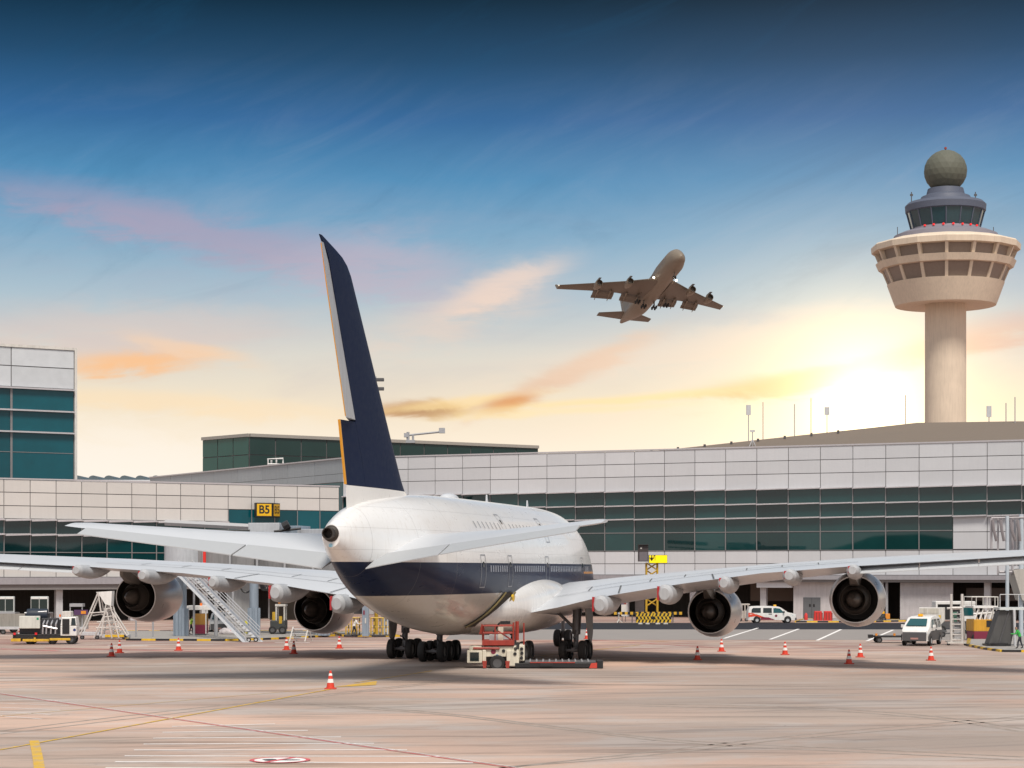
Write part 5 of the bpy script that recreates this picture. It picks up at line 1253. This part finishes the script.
# ---- people
def person(loc, rz, label, shirt, scale=1.0, bend=.15, arm=.4):
    me = bpy.data.meshes.new('person'); V = []; Eg = []; Rd = []
    def nv(p, r): V.append(p); Rd.append(r); return len(V)-1
    b = bend
    pel = nv((0, 0, .95), .15); ch = nv((b*.5, 0, 1.25), .165); nk = nv((b*.9, 0, 1.47), .075); hd0 = nv((b, 0, 1.58), .10); hd1 = nv((b*1.05, 0, 1.70), .085)
    Eg += [(pel, ch), (ch, nk), (nk, hd0), (hd0, hd1)]
    for s_ in (-1, 1):
        h = nv((0, s_*.1, .88), .105); kn = nv((.04+.12*s_, s_*.12, .5), .07); an = nv((-.02+.2*s_, s_*.12, .09), .05); to = nv((.14+.2*s_, s_*.13, .04), .045)
        Eg.extend([(pel, h), (h, kn), (kn, an), (an, to)])
        sh = nv((b*.75, s_*.2, 1.40), .07); el_ = nv((b*.7+arm*.3, s_*.27, 1.13), .05); wr = nv((b*.7+arm, s_*.24, .98+arm*.4), .036); hn = nv((b*.7+arm+.09, s_*.23, .96+arm*.45), .04)
        Eg.extend([(ch, sh), (sh, el_), (el_, wr), (wr, hn)])
    me.from_pydata(V, Eg, []); o = bpy.data.objects.new('person', me); COL.objects.link(o)
    sk = o.modifiers.new('skin', 'SKIN'); o.modifiers.new('sub', 'SUBSURF').levels = 1; o.modifiers['sub'].render_levels = 2
    for i, r_ in enumerate(Rd): me.skin_vertices[0].data[i].radius = (r_, r_)
    me.skin_vertices[0].data[0].use_root = True
    # clothing colours by height on the body
    m = bpy.data.materials.new('clothed_body'); m.use_nodes = True; t = m.node_tree; bs = t.nodes['Principled BSDF']; bs.inputs['Roughness'].default_value = .8
    c = t.nodes.new('ShaderNodeTexCoord'); x, y, z = sepx(t, E(t, c.outputs['Object']))
    col = mixc(t, z.f('GREATER_THAN', .93), (.03, .032, .045), shirt); col = mixc(t, z.f('GREATER_THAN', 1.47), col, (.32, .19, .13)); col = mixc(t, z.f('GREATER_THAN', 1.66), col, (.02, .016, .014)); col = mixc(t, z.f('LESS_THAN', .10), col, (.02, .02, .02))
    t.links.new(col.s, bs.inputs['Base Color']); me.materials.append(m)
    o.location = loc; o.rotation_euler = (0, 0, rz); o.scale = (scale,)*3; return tag(o, label, 'person')
a = gd(191, 634, .15); person((a.x, a.y, .15), R(20), 'person in a yellow green vest standing by the bridge columns', (.50, .80, .10))
a = gd(1020, 648.5, .15); person((a.x, a.y, .15), R(170), 'person in a bright green vest at the far right edge', (.05, .42, .08), bend=.3)
a = gd(43.5, 640); person((a.x+.1, a.y+.9, .75), R(-60), 'person in grey work clothes standing on the service truck', (.42, .43, .45), arm=.3)
a = gd(354, 636, .15); person((a.x, a.y, .15), R(0), 'person in a white top beside the yellow railings', (.75, .74, .70), bend=.3, arm=.5)

# ---- service truck at the left
p = gd(44, 644.5); k = p.y/F; Q = thing('service_truck', 'small dark service truck with a white tank panel and yellow bumper at the left', 'truck', p, R(5))
u = lambda px: (px-44)*k; v = lambda py: CH+(HY-py)*k
mb = MB(); mb.box(u(13), u(74), .15, 2.0, v(639), v(634)); build('chassis', mb, blackp, Q, bevel=.03)
mb = MB(); mb.box(u(11.5), u(21), -.05, 2.1, v(641.5), v(638.5)); mb.box(u(23), u(49), -.06, .08, v(641.5), v(639)); mb.box(u(49.4), u(70), -.03, .06, v(640.5), v(638.2)); mb.box(u(34), u(36), -.08, .08, v(641.8), v(637.5)); build('bumper', mb, M('bumper_yellow', (.72, .44, .04), .5, streak=.3), Q, bevel=.02)
mb = MB(); mb.box(u(19.5), u(40), -.02, .9, v(628.5), v(616)); tk = build('tank_panel', mb, M('tank_white', (.66, .67, .62), .5, streak=.15), Q, bevel=.04)
mb = MB(); mb.box(u(36.8), u(38.8), -.045, -.02, v(619.8), v(617.6)); build('green_label', mb, M('label_green', (.02, .30, .16), .5), tk)
mb = MB(); mb.box(u(19), u(60), .4, 2.0, v(634), v(620)); mb.box(u(24), u(47), .6, 1.9, v(620), v(613.5)); mb.box(u(41), u(58), .2, .6, v(634), v(618)); build('machinery', mb, M('machinery_dark', (.03, .033, .04), .55, var=.5, scale=5), Q, bevel=.05)
mb = MB(); mb.lathe([(.5, 0), (.55, .4), (.5, 1.7), (.1, 1.75)], 18, 0, (0, 0, 0), 'X'); mb.v = [(x+u(26), y+.9, z+v(615)) for x, y, z in mb.v]; build('tank', mb, M('tank_blue', (.012, .022, .04), .5), Q, smooth=40)
mb = MB()
for a in (42.5, 46, 50.5, 55): mb.tube([(u(a), .1, v(634)), (u(a+.6), .05, v(624)), (u(a+2), .3, v(619))], .07, 6)
mb.tube([(u(43), .02, v(626)), (u(57), .02, v(629))], .09, 6); mb.tube([(u(24), .5, v(613)), (u(46), .5, v(611.5))], .06, 6)
build('pipework', mb, steel, Q, smooth=50)
mb = MB(); mb.box(u(60), u(76), .05, 2.1, v(636), v(626), 0); mb.add([(u(60), .05, v(626)), (u(76), .05, v(626)), (u(75), .2, v(617)), (u(61), .2, v(617)), (u(60), 2.1, v(626)), (u(76), 2.1, v(626)), (u(75), 1.95, v(617)), (u(61), 1.95, v(617))], [(0, 1, 2, 3), (7, 6, 5, 4), (0, 4, 5, 1), (1, 5, 6, 2), (2, 6, 7, 3), (3, 7, 4, 0)]); cb = build('cab', mb, white, Q, bevel=.06)
mb = MB(); mb.add([(u(70.5), .055, v(625.4)), (u(75.4), .055, v(625.4)), (u(74.4), .16, v(618.2)), (u(71), .16, v(618.2))], [(0, 1, 2, 3)]); mb.v = [(x, y-.02, z) for x, y, z in mb.v]; build('cab_window', mb, darkglass, cb)
mb = MB(); mb.box(u(62), u(69), .0, .06, v(634), v(619)); build('cab_door_dark', mb, blackp, cb)
mb = MB(); mb.lathe([(.01, 0), (.12, 0)], 14, 0, (u(74), .03, v(630)), 'Y'); build('round_emblem', mb, M('emblem_blue', (.02, .04, .18), .5), cb)
mb = MB(); mb.box(u(61), u(70), .3, 1.9, v(617), v(611.5)); build('roof_box', mb, offwhite, cb, bevel=.05)
mb = MB(); mb.box(u(58.6), u(60), .2, .5, v(617), v(614.5)); build('beacon', mb, M('beacon_orange', (.9, .2, .03), .3), Q)
for a in (15, 36): mb = MB(); mb.box(u(a-1), u(a+1.2), -.02, .1, v(634.8), v(632.6)); build('tail_light', mb, M('tail_red', (.75, .02, .03), .3), Q)
for a in (30, 70, 52): wheel(Q, (u(a), .28, .42), .42, .3, hubm=dgrey); 
for a in (30, 70): wheel(Q, (u(a), 1.8, .42), .42, .3, hubm=dgrey)
cc = cone(18.3, 637, 'orange cone carried upright on the rear of the service truck'); cc.location = (p.x+u(18)*1.0, p.y+.6, v(638.3)); cc.scale = (1, 1, 1)
# ---- white A frame access steps
p = gd(103, 639.5); k = p.y/F; X_ = thing('access_steps', 'white tripod access steps with a curved hood and lattice legs', 'steps', p)
u = lambda px: (px-103)*k; v = lambda py: CH+(HY-py)*k; wst = M('steps_white', (.66, .63, .60), .5)
mb = MB(); mb.add([(u(96), 0, v(592)), (u(112), 0, v(591)), (u(111), 0, v(606)), (u(105), 0, v(604)), (u(100), 0, v(596)), (u(96), 1.2, v(592)), (u(112), 1.2, v(591)), (u(111), 1.2, v(606)), (u(105), 1.2, v(604)), (u(100), 1.2, v(596))], [(0, 1, 2, 3, 4), (9, 8, 7, 6, 5)]+[(i, (i+1) % 5, (i+1) % 5+5, i+5) for i in range(5)]); build('hood', mb, white, X_)
mb = MB()
for a, b, c, d_ in ((80, 635, 98, 593), (101, 636, 106, 604), (98, 592, 101, 612), (119, 638, 110, 605), (127, 636, 112, 612), (94, 638, 107, 609), (112, 640, 107, 612)):
    for y in (0, 1.2): mb.tube([(u(a), y, max(.1, v(b))), (u(c), y, v(d_))], .075, 6)
for z0, a, b in ((613, 90, 107), (622, 97, 115), (628, 96, 119), (617, 104, 113), (609, 104, 112)): mb.tube([(u(a), 0, v(z0)), (u(b), .0, v(z0-1))], .06, 6); mb.tube([(u(a), 1.2, v(z0+3)), (u(b), 1.2, v(z0))], .06, 6)
for i in range(9): mb.tube([(u(100+i*2.2), -.05, v(612+i*2.9)), (u(106+i*1.8), 1.2, v(611+i*2.9))], .05, 5)
build('frame', mb, wst, X_)
mb = MB(); mb.box(u(79), u(99), .0, 1.3, .35, .65); mb.box(u(96), u(128), .1, 1.3, .15, .45); build('base', mb, lgrey, X_, bevel=.03)
mb = MB(); mb.box(u(105), u(124), -.04, .05, .22, .44); build('yellow_bar', mb, yellow, X_)
for a in (82, 97, 124): wheel(X_, (u(a), .1, .2), .2, .16, hubm=dgrey)
# ---- parked cabs and low dollies under the pier
for i, (px, l) in enumerate(((5, 'grey apron bus with a white framed split windscreen, cut by the left edge'), (39, 'grey apron bus with a white framed split windscreen behind the service truck'))):
    q = gd(px, 633); k = q.y/F; b_ = thing('apron_bus', l, 'bus', q, R(0), 'apron buses under the pier'); hx = 9.5*k
    z0, z1 = CH+(HY-612)*k, CH+(HY-596.5)*k
    mb = MB(); mb.box(-hx, hx, 0, 2.2, .35, z0-.05); bd = build('body', mb, M('bus_grey', (.22, .21, .205), .6, streak=.3), b_, bevel=.06)
    mb = MB(); mb.box(-hx*.92, hx*.92, .14, .5, z0-.05, z1); build('cab', mb, M('bus_cab_white', (.60, .63, .62), .5), b_, bevel=.05)
    for s_ in (-1, 1):
        mb = MB(); a0, a1 = (.04, .84) if s_ > 0 else (-.84, -.04); mb.box(hx*a0, hx*a1, .08, .13, z0+.12, z1-.28); build('windscreen', mb, M('bus_glass', (.02, .035, .035), .08), b_)
        mb = MB(); mb.box(hx*a0, hx*a1, .05, .13, z1-.25, z1-.08); build('marker_panel', mb, white, b_)
        wheel(b_, (s_*hx*.8, .4, .4), .4, .3, hubm=dgrey)
    mb = MB(); mb.box(-hx-.05, hx+.05, -.04, .1, z0-.16, z0); build('bumper', mb, grey, b_)
for i, (px, l) in enumerate(((12, 'low grey baggage dolly with a pale stripe at the left edge'), (72, 'low grey baggage dolly with a purple side board between truck and steps'))):
    q = gd(px, 634.5); k = q.y/F; b_ = thing('baggage_dolly', l, 'baggage dolly', q, 0)
    mb = MB(); mb.box(-20*k*(1 if i == 0 else .5), 13*k, 0, 1.6, .5, .72); build('deck', mb, lgrey, b_); mb = MB(); 
    mb.box(-20*k*(1 if i == 0 else .5), 13*k, 1.5, 1.6, .72, 2.0); build('rear_board', mb, M('dolly_board', (.30, .28, .25), .7, streak=.3), b_)
    if i: mb = MB(); mb.box(2*k, 16*k, .0, .06, 1.9, 2.4); build('side_board', mb, M('board_purple', (.08, .035, .11), .6), b_); mb = MB(); mb.box(9*k, 14*k, -.02, .0, 2.0, 2.3); build('orange_label', mb, orange, b_); mb = MB(); mb.box(-3*k, 10*k, .2, 1.3, 2.7, 3.0); mb.tube([(-2.5*k, .3, .7), (-2.5*k, .3, 2.7)], .06, 5); mb.tube([(9.5*k, .3, .7), (9.5*k, .3, 2.7)], .06, 5); build('canopy', mb, grey, b_)
    for x in (-9*k, 10*k): wheel(b_, (x, .1, .25), .25, .18, hubm=dgrey)
# ---- van seen between the bridge columns with the orange box beside it
q = gd(211, 633.5); van('parked_van', 'white van nosing out behind the bridge columns', q+Vector((.2, 5.2, .0)), R(-84), lower=dgrey, L=5.0)
q = gd(197, 635, .15); k = q.y/F; b_ = thing('ground_power_unit', 'orange and maroon box under a white canopy behind the bridge columns', 'equipment', (q.x, q.y, .15))
mb = MB(); mb.box(-4.5*k, 8*k, .3, 2.0, .1, .95, 1); mb.box(-4.5*k, 8*k, .3, 2.0, .955, 2.0, 0); build('body', mb, [M('box_dark_orange', (.34, .17, .03), .6, streak=.2), maroon], b_, bevel=.03)
mb = MB(); mb.box(-11*k, 13*k, .1, 2.3, 2.35, 2.75); mb.tube([(-9*k, .3, .1), (-9*k, .3, 2.4)], .06, 6); mb.tube([(8.4*k, .3, .1), (8.4*k, .3, 2.4)], .06, 6); build('canopy', mb, white, b_, bevel=.05)
mb = MB(); mb.box(2*k, 4*k, .6, .9, 2.75, 3.0); build('beacon', mb, M('beacon_orange', (.9, .2, .03), .3), b_)
# ---- tug under the bridge
q = gd(277, 634, .15); k = q.y/F; b_ = thing('tow_tug', 'dark tow tug with a white cab frame and striped arm under the bridge', 'tug', (q.x, q.y, .15), 0)
mb = MB(); mb.box(-7*k, 8*k, 0, 2.2, .4, 1.3); build('body', mb, M('tug_dark', (.05, .055, .055), .6), b_, bevel=.08)
mb = MB()
for x in (-1*k, 7*k): mb.tube([(x, .2, 1.3), (x, .2, 2.7)], .08, 6); mb.tube([(x, 1.8, 1.3), (x, 1.8, 2.7)], .08, 6)
mb.box(-2*k, 8.3*k, .1, 1.9, 2.65, 2.85); build('cab_frame', mb, offwhite, b_)
mb = MB()
for i in range(6): mb.tube([(2*k-.22*i*.4, .5, 2.9+i*.38), (2*k-.22*(i+1)*.4, .5, 2.9+(i+1)*.38)], .13, 6, i % 2)
build('striped_arm', mb, [orange, blackp], b_)
mb = MB(); mb.box(-5*k, -2*k, .2, .8, 1.3, 2.1); mb.box(2*k, 5*k, -.03, .2, 1.0, 1.7); build('yellow_part', mb, [M('mast_yellow', (.58, .36, .03), .55)], b_)
for x in (-4.5*k, 5.5*k): wheel(b_, (x, .1, .38), .38, .3, hubm=dgrey)
q = gd(247, 634.5, .15); b_ = thing('bollard', 'thick yellow bollard beside the bridge column', 'bollard', (q.x, q.y, .15))
mb = MB(); mb.lathe([(.22, 0), (.22, 1.2), (.18, 1.3), (.02, 1.32)], 16); build('post', mb, M('bollard_yellow', (.72, .66, .02), .5), b_, smooth=40)
mb = MB(); mb.lathe([(.28, 0), (.28, .08), (.22, .09)], 16); build('foot', mb, dgrey, b_)
q = gd(229, 634, .15); b_ = thing('rag_bag', 'crumpled white bundle lying on the kerb island', 'bundle', (q.x, q.y, .15)); mb = MB()
bm = bmesh.new(); bmesh.ops.create_icosphere(bm, subdivisions=3, radius=.55)
mb = MB(); mb.v = [(v_.co.x*1.6*(1+.2*math.sin(v_.co.y*9)), v_.co.y, max(0, (v_.co.z+.2)*.8*(1+.25*math.sin(v_.co.x*11+v_.co.y*7)))) for v_ in bm.verts]; mb.f = [tuple(v_.index for v_ in f.verts) for f in bm.faces]; mb.m = [0]*len(mb.f); bm.free(); build('cloth', mb, M('cloth_pale', (.55, .52, .54), .8, var=.4, scale=3), b_)
mb = MB(); mb.tube([(-.3, -.2, .45), (.1, -.35, .3), (.5, -.3, .4)], .08, 6); build('tie', mb, red, b_)
# small white folding steps
q = gd(298, 641.5); b_ = thing('small_steps', 'small white metal steps at the kerb below the left inner engine', 'steps', q); mb = MB()
for s_ in (-.75, .6): mb.tube([(s_, 0, 0), (s_+.25, .6, 1.25)], .06, 6); mb.tube([(s_+.5, 1.3, 0), (s_+.25, .6, 1.25)], .06, 6)
build('frame', mb, offwhite, b_); mb = MB()
for i in range(3): mb.box(-.7+.08*i, .62+.08*i, .1+.18*i, .32+.18*i, .3+.38*i, .36+.38*i)
build('tread', mb, lgrey, b_)
# yellow railings and column at px 345-385
q = gd(365, 636.5, .15); k = q.y/F; b_ = thing('pump_column', 'blue grey service column with a maroon cap among the yellow railings', 'column', (q.x, q.y, .15))
mb = MB(); mb.box(-3.2*k, 3.4*k, .3, 1.0, 0, 3.1, 0); mb.box(-3.8*k, 4*k, .2, 1.1, 3.1, 3.7, 1); build('post', mb, [blusteel, maroon], b_, bevel=.03)
mb = MB(); mb.box(-2*k, -.5*k, .26, .3, 2.0, 2.4); build('maroon_label', mb, maroon, b_)
mb = MB(); mb.box(-.4*k, .9*k, .26, .3, 1.2, 1.7); build('white_label', mb, offwhite, b_)
for x0, x1, l in ((346, 359.5, 'black and yellow tubular railing left of the blue grey column'), (371, 389, 'black and yellow tubular railing right of the blue grey column')):
    q = gd(x0, 635.6, .15); n = int((x1-x0)/2.6); b_ = thing('safety_railing', l, 'railing', (q.x, q.y, .15), 0, 'yellow safety railings under the tail'); mb = MB(); kk = q.y/F
    for i in range(n+1):
        x = (x1-x0)*kk*i/n
        for j in range(5): mb.tube([(x, 0, j*.33), (x, 0, (j+1)*.33)], .07, 6, (i+j) % 2 if i % 2 else 0)
    mb.tube([(0, 0, 1.65), ((x1-x0)*kk, 0, 1.65)], .07, 6, 0); mb.tube([(0, 0, .8), ((x1-x0)*kk, 0, .8)], .05, 6, 0); build('rails', mb, [M('rail_yellow', (.60, .40, .05), .5), M('rail_dark', (.10, .08, .03), .5)], b_)
    mb = MB(); mb.box(-.1, (x1-x0)*kk+.1, -.12, .12, 0, .1); build('base', mb, dgrey, b_)
q = gd(381, 634, .15); b_ = thing('tank_bollard', 'pale grey cylinder with a maroon capped post by the yellow railings', 'cylinder', (q.x+.6, q.y+.8, .15)); mb = MB(); mb.lathe([(.62, 0), (.62, 2.6), (.4, 2.9), (.05, 2.95)], 20); build('drum', mb, M('drum_pale', (.50, .52, .58), .5, streak=.2), b_, smooth=35)
mb = MB(); mb.tube([(-1.1, -.1, 0), (-1.1, -.1, 2.3)], .18, 8, 0); mb.tube([(-1.1, -.1, 2.3), (-1.1, -.1, 2.95)], .26, 8, 1); build('capped_post', mb, [M('mast_yellow', (.58, .36, .03), .55), maroon], b_)
# ---- striped barriers in front of the bay
for x0, x1, l in ((636, 652, 'black and yellow chequered barrier block, left of the pair under the guidance mast'), (653, 670.5, 'black and yellow chequered barrier block, right of the pair under the guidance mast')):
    q = gd(x0, 624.2); k = q.y/F; b_ = thing('chequered_barrier', l, 'barrier', q, 0, 'chequered barriers by the bay'); mb = MB(); n = 9; w_ = (x1-x0)*k
    for j in range(3):
        for i in range(n): mb.add([(w_*i/n+(.12 if j == 1 else 0), 0, .18+j*.36), (w_*(i+1)/n+(.12 if j == 1 else 0), 0, .18+j*.36), (w_*(i+1)/n+(.12 if j != 1 else 0), 0, .18+(j+1)*.36), (w_*i/n+(.12 if j != 1 else 0), 0, .18+(j+1)*.36)], [(0, 1, 2, 3)], (i+j) % 2)
    mb.box(0, w_+.1, .01, .5, .18, 1.26, 1); build('panel', mb, [yellow, blackp], b_)
    mb = MB(); mb.box(w_*.15, w_*.4, -.15, .6, 0, .17); mb.box(w_*.6, w_*.85, -.15, .6, 0, .17); build('foot', mb, offwhite, b_)
q = gd(614, 622.6); k = q.y/F; b_ = thing('striped_barrier', 'long black and yellow striped rail along the loading bay edge', 'barrier', q, 0); mb = MB(); w_ = 68*k; n = 25
for i in range(n): mb.box(w_*i/n, w_*(i+1)/n, 0, .15, .95, 1.28, i % 2)
build('rail', mb, [M('mast_yellow2', (.66, .38, .03), .55), blackp], b_)
for i in range(5): mb = MB(); mb.box(w_*(i+.3)/5, w_*(i+.3)/5+.12, .02, .14, 0, .94); build('leg', mb, dgrey, b_)
q = gd(602, 622.8); b_ = thing('tripod_stand', 'small pale tripod stand at the loading bay edge', 'stand', q+Vector((2, 0, 0))); mb = MB(); mb.tube([(0, 0, .35), (0, 0, 1.0)], .05, 6)
for a in (0, 2.1, 4.2): mb.tube([(0, 0, .4), (.4*math.cos(a), .4*math.sin(a), 0)], .05, 6)
build('legs', mb, offwhite, b_); mb = MB(); mb.lathe([(.01, 1.0), (.14, 1.02), (.14, 1.2), (.01, 1.22)], 10); build('head', mb, lgrey, b_)
q = gd(622, 622, 0); b_ = thing('information_board', 'white notice board with red and blue top inside the loading bay', 'notice board', q+Vector((0, 1.5, 0))); k = q.y/F; mb = MB(); mb.box(0, 5*k, 0, .1, .7, 2.1, 0); mb.box(0, 2.4*k, -.01, .1, 2.1, 2.6, 1); mb.box(2.5*k, 5*k, -.01, .1, 2.1, 2.6, 2); build('board', mb, [offwhite, M('label_blue2', (.05, .07, .2), .5), dred], b_)
mb = MB(); mb.tube([(.1, .05, 0), (.1, .05, .7)], .05, 6); mb.tube([(5*k-.1, .05, 0), (5*k-.1, .05, .7)], .05, 6); build('leg', mb, dgrey, b_)
# ---- red water barriers and bits by the service door
q = gd(813.5, 621.8); k = q.y/F; w_ = 9.4*k
for i in range(2):
    b_ = thing('water_barrier', ('red plastic road barrier nearer the grey door' if i == 0 else 'red plastic road barrier nearer the right outer engine'), 'road barrier', q+Vector((i*w_*1.04, 0, .0)), 0, 'red barriers by the service door'); mb = MB()
    mb.prism([(0, .0), (w_, .0), (w_-.08, .5), (w_-.12, 1.3), (.12, 1.3), (.08, .5)], 0, .5); build('body', mb, red, b_, bevel=.05)
    mb = MB()
    for j in range(3): mb.box(.3+j*.35, .42+j*.35, -.03, .0, .25, 1.1)
    build('rib', mb, dred, b_)
q = gd(806, 621.2); b_ = thing('marker_post', 'small red marker post in front of the grey door', 'post', q); mb = MB(); mb.lathe([(.22, 0), (.2, .8), (.08, 1.0), (.02, 1.02)], 12); build('body', mb, red, b_, smooth=40); mb = MB(); mb.lathe([(.3, 0), (.3, .08), (.2, .1)], 12); build('foot', mb, dred, b_)
q = gd(742, 621.5); k = q.y/F; b_ = thing('baggage_cart', 'pale caged baggage cart with a red flash behind the white minivan', 'baggage cart', q, 0); mb = MB()
for x in (-3*k, 0, 3*k, 6*k): mb.box(x-.06, x+.06, 0, .1, .4, 2.0)
mb.box(-3*k, 8*k, 0, 1.5, 2.0, 2.16); mb.box(-3*k, 6*k, .2, .3, .4, 1.3); build('cage', mb, M('cart_pale', (.50, .46, .42), .6), b_); mb = MB(); mb.box(-2.6*k, -.2*k, -.02, 0.0, 1.4, 1.8); build('red_flash', mb, dred, b_)
for x in (-1.5*k, 4.5*k): wheel(b_, (x, .1, .22), .22, .16, hubm=dgrey)
q = gd(883, 621.5); k = q.y/F; b_ = thing('baggage_tractor', 'dark baggage tractor with two amber lamps left of the roller shutter', 'tractor', q, 0); mb = MB(); mb.box(-6*k, 2*k, 0, 2, .35, 1.1); mb.box(-4.5*k, 1*k, .8, 1.9, 1.1, 1.5); build('body', mb, M('tug_dark', (.05, .055, .055), .6), b_, bevel=.06)
for x in (-4.2*k, 0): mb = MB(); mb.box(x-.18, x+.18, -.04, .06, .95, 1.25); build('amber_lamp', mb, amber, b_)
mb = MB(); mb.box(2.5*k, 7*k, 0, 1, .3, .95); build('orange_crate', mb, orange, b_, bevel=.03)
for x in (-4.5*k, .8*k): wheel(b_, (x, .05, .3), .3, .22, hubm=dgrey)

# ---- masts, aerials and rails on the roofs
def mast(px, y0, y1, Y, label, top=0, tri=False):
    q = at(px, y0, Y); k = Y/F; h = (y0-y1)*k; b_ = thing('roof_mast', label, 'mast', q, 0, 'thin masts on the terminal roof')
    mb = MB(); mb.tube([(0, 0, -1.0), (0, 0, h)], .07, 6); build('pole', mb, grey, b_)
    if top: mb = MB(); mb.box(-.32, .32, -.1, .1, h-top*k, h); build('aerial', mb, lgrey, b_)
    if tri:
        mb = MB()
        for a in (-1, 1): mb.tube([(a*.9, 0, -1.2), (0, 0, .9)], .07, 5)
        mb.tube([(-.4, 0, -.1), (.4, 0, -.1)], .05, 5); build('tripod', mb, lgrey, b_)
mast(748.5, 437, 405, 272, 'roof mast with a thick upper part at the left end of the mast row', 10); mast(752.5, 446, 430, 266, 'short roof mast on a tripod with a small box on top', 2, True); mast(763, 435, 402, 272, 'slender roof mast second from the left end of the row')
mast(794.5, 434, 404, 272, 'slender roof mast left of a stubby mast near the middle of the roof'); mast(811, 433, 398, 272, 'tallest slender roof mast near the middle of the roof'); mast(827, 432, 407, 272, 'roof mast with a short wide aerial near the middle of the roof', 8)
mast(905.5, 428, 395, 280, 'faint slender mast beside the control tower shaft'); mast(989, 430, 406, 272, 'roof mast with a broad panel aerial right of the control tower', 11); mast(1006, 430, 403, 272, 'slender roof mast right of the panel aerial'); mast(1015, 437, 397, 264, 'roof mast standing on a tripod near the right edge', 0, True)
# roof cleaning cradle on the glass hall, rail on the end wall
q = at(405, 439, 345); k = q.y/F; b_ = thing('roof_cradle', 'grey window cleaning gantry on the glass hall roof', 'gantry', q); mb = MB()
mb.tube([(0, 0, .6), (39*k, 0, 1.3)], .2, 6); mb.tube([(3*k, 0, -.6), (3*k, 0, 1.2)], .3, 6); mb.tube([(8*k, 0, -.6), (8*k, 0, .7)], .22, 6); mb.box(1*k, 10*k, -.6, .6, -.7, -.2); build('jib', mb, grey, b_)
mb = MB(); mb.box(34*k, 40*k, -.4, .4, 1.0, 1.9); mb.box(-1*k, 3*k, -.4, .4, .3, 1.0); build('head', mb, steel, b_)
q = at(268, 484, 305); k = q.y/F; b_ = thing('roof_ladder_rail', 'white ladder rail rising over the angled terminal parapet', 'ladder', q); mb = MB()
mb.tube([(0, 0, 0), (0, 0, 25*k), (15*k, 0, 25.5*k), (15*k, 0, 20*k)], .15, 6); mb.tube([(3*k, .5, 0), (3*k, .5, 24*k)], .15, 6); mb.tube([(0, 0, 20*k), (15*k, .6, 20*k)], .12, 6); mb.tube([(8*k, .6, 25*k), (8*k, .6, 19*k)], .12, 6); build('rail', mb, white, b_)
mb = MB()
for i in range(6): mb.tube([(0, 0, i*2.5*k+3*k), (3*k, .5, i*2.5*k+3*k)], .08, 5)
build('rung', mb, white, b_)
q = at(378, 385, 330); b_ = thing('lamp_mast', 'roof lamp mast with two dark lamps peeping out beside the tail fin', 'lamp mast', (q.x, q.y, 20)); mb = MB(); mb.tube([(-.4, 0, 0), (-.4, 0, q.z-20+1.4)], .18, 6); build('pole', mb, grey, b_)
for dz in (.9, -.6): mb = MB(); mb.box(-.5, 1.0, -.3, .3, q.z-20+dz-.3, q.z-20+dz+.25); build('lamp', mb, dgrey, b_, bevel=.08)
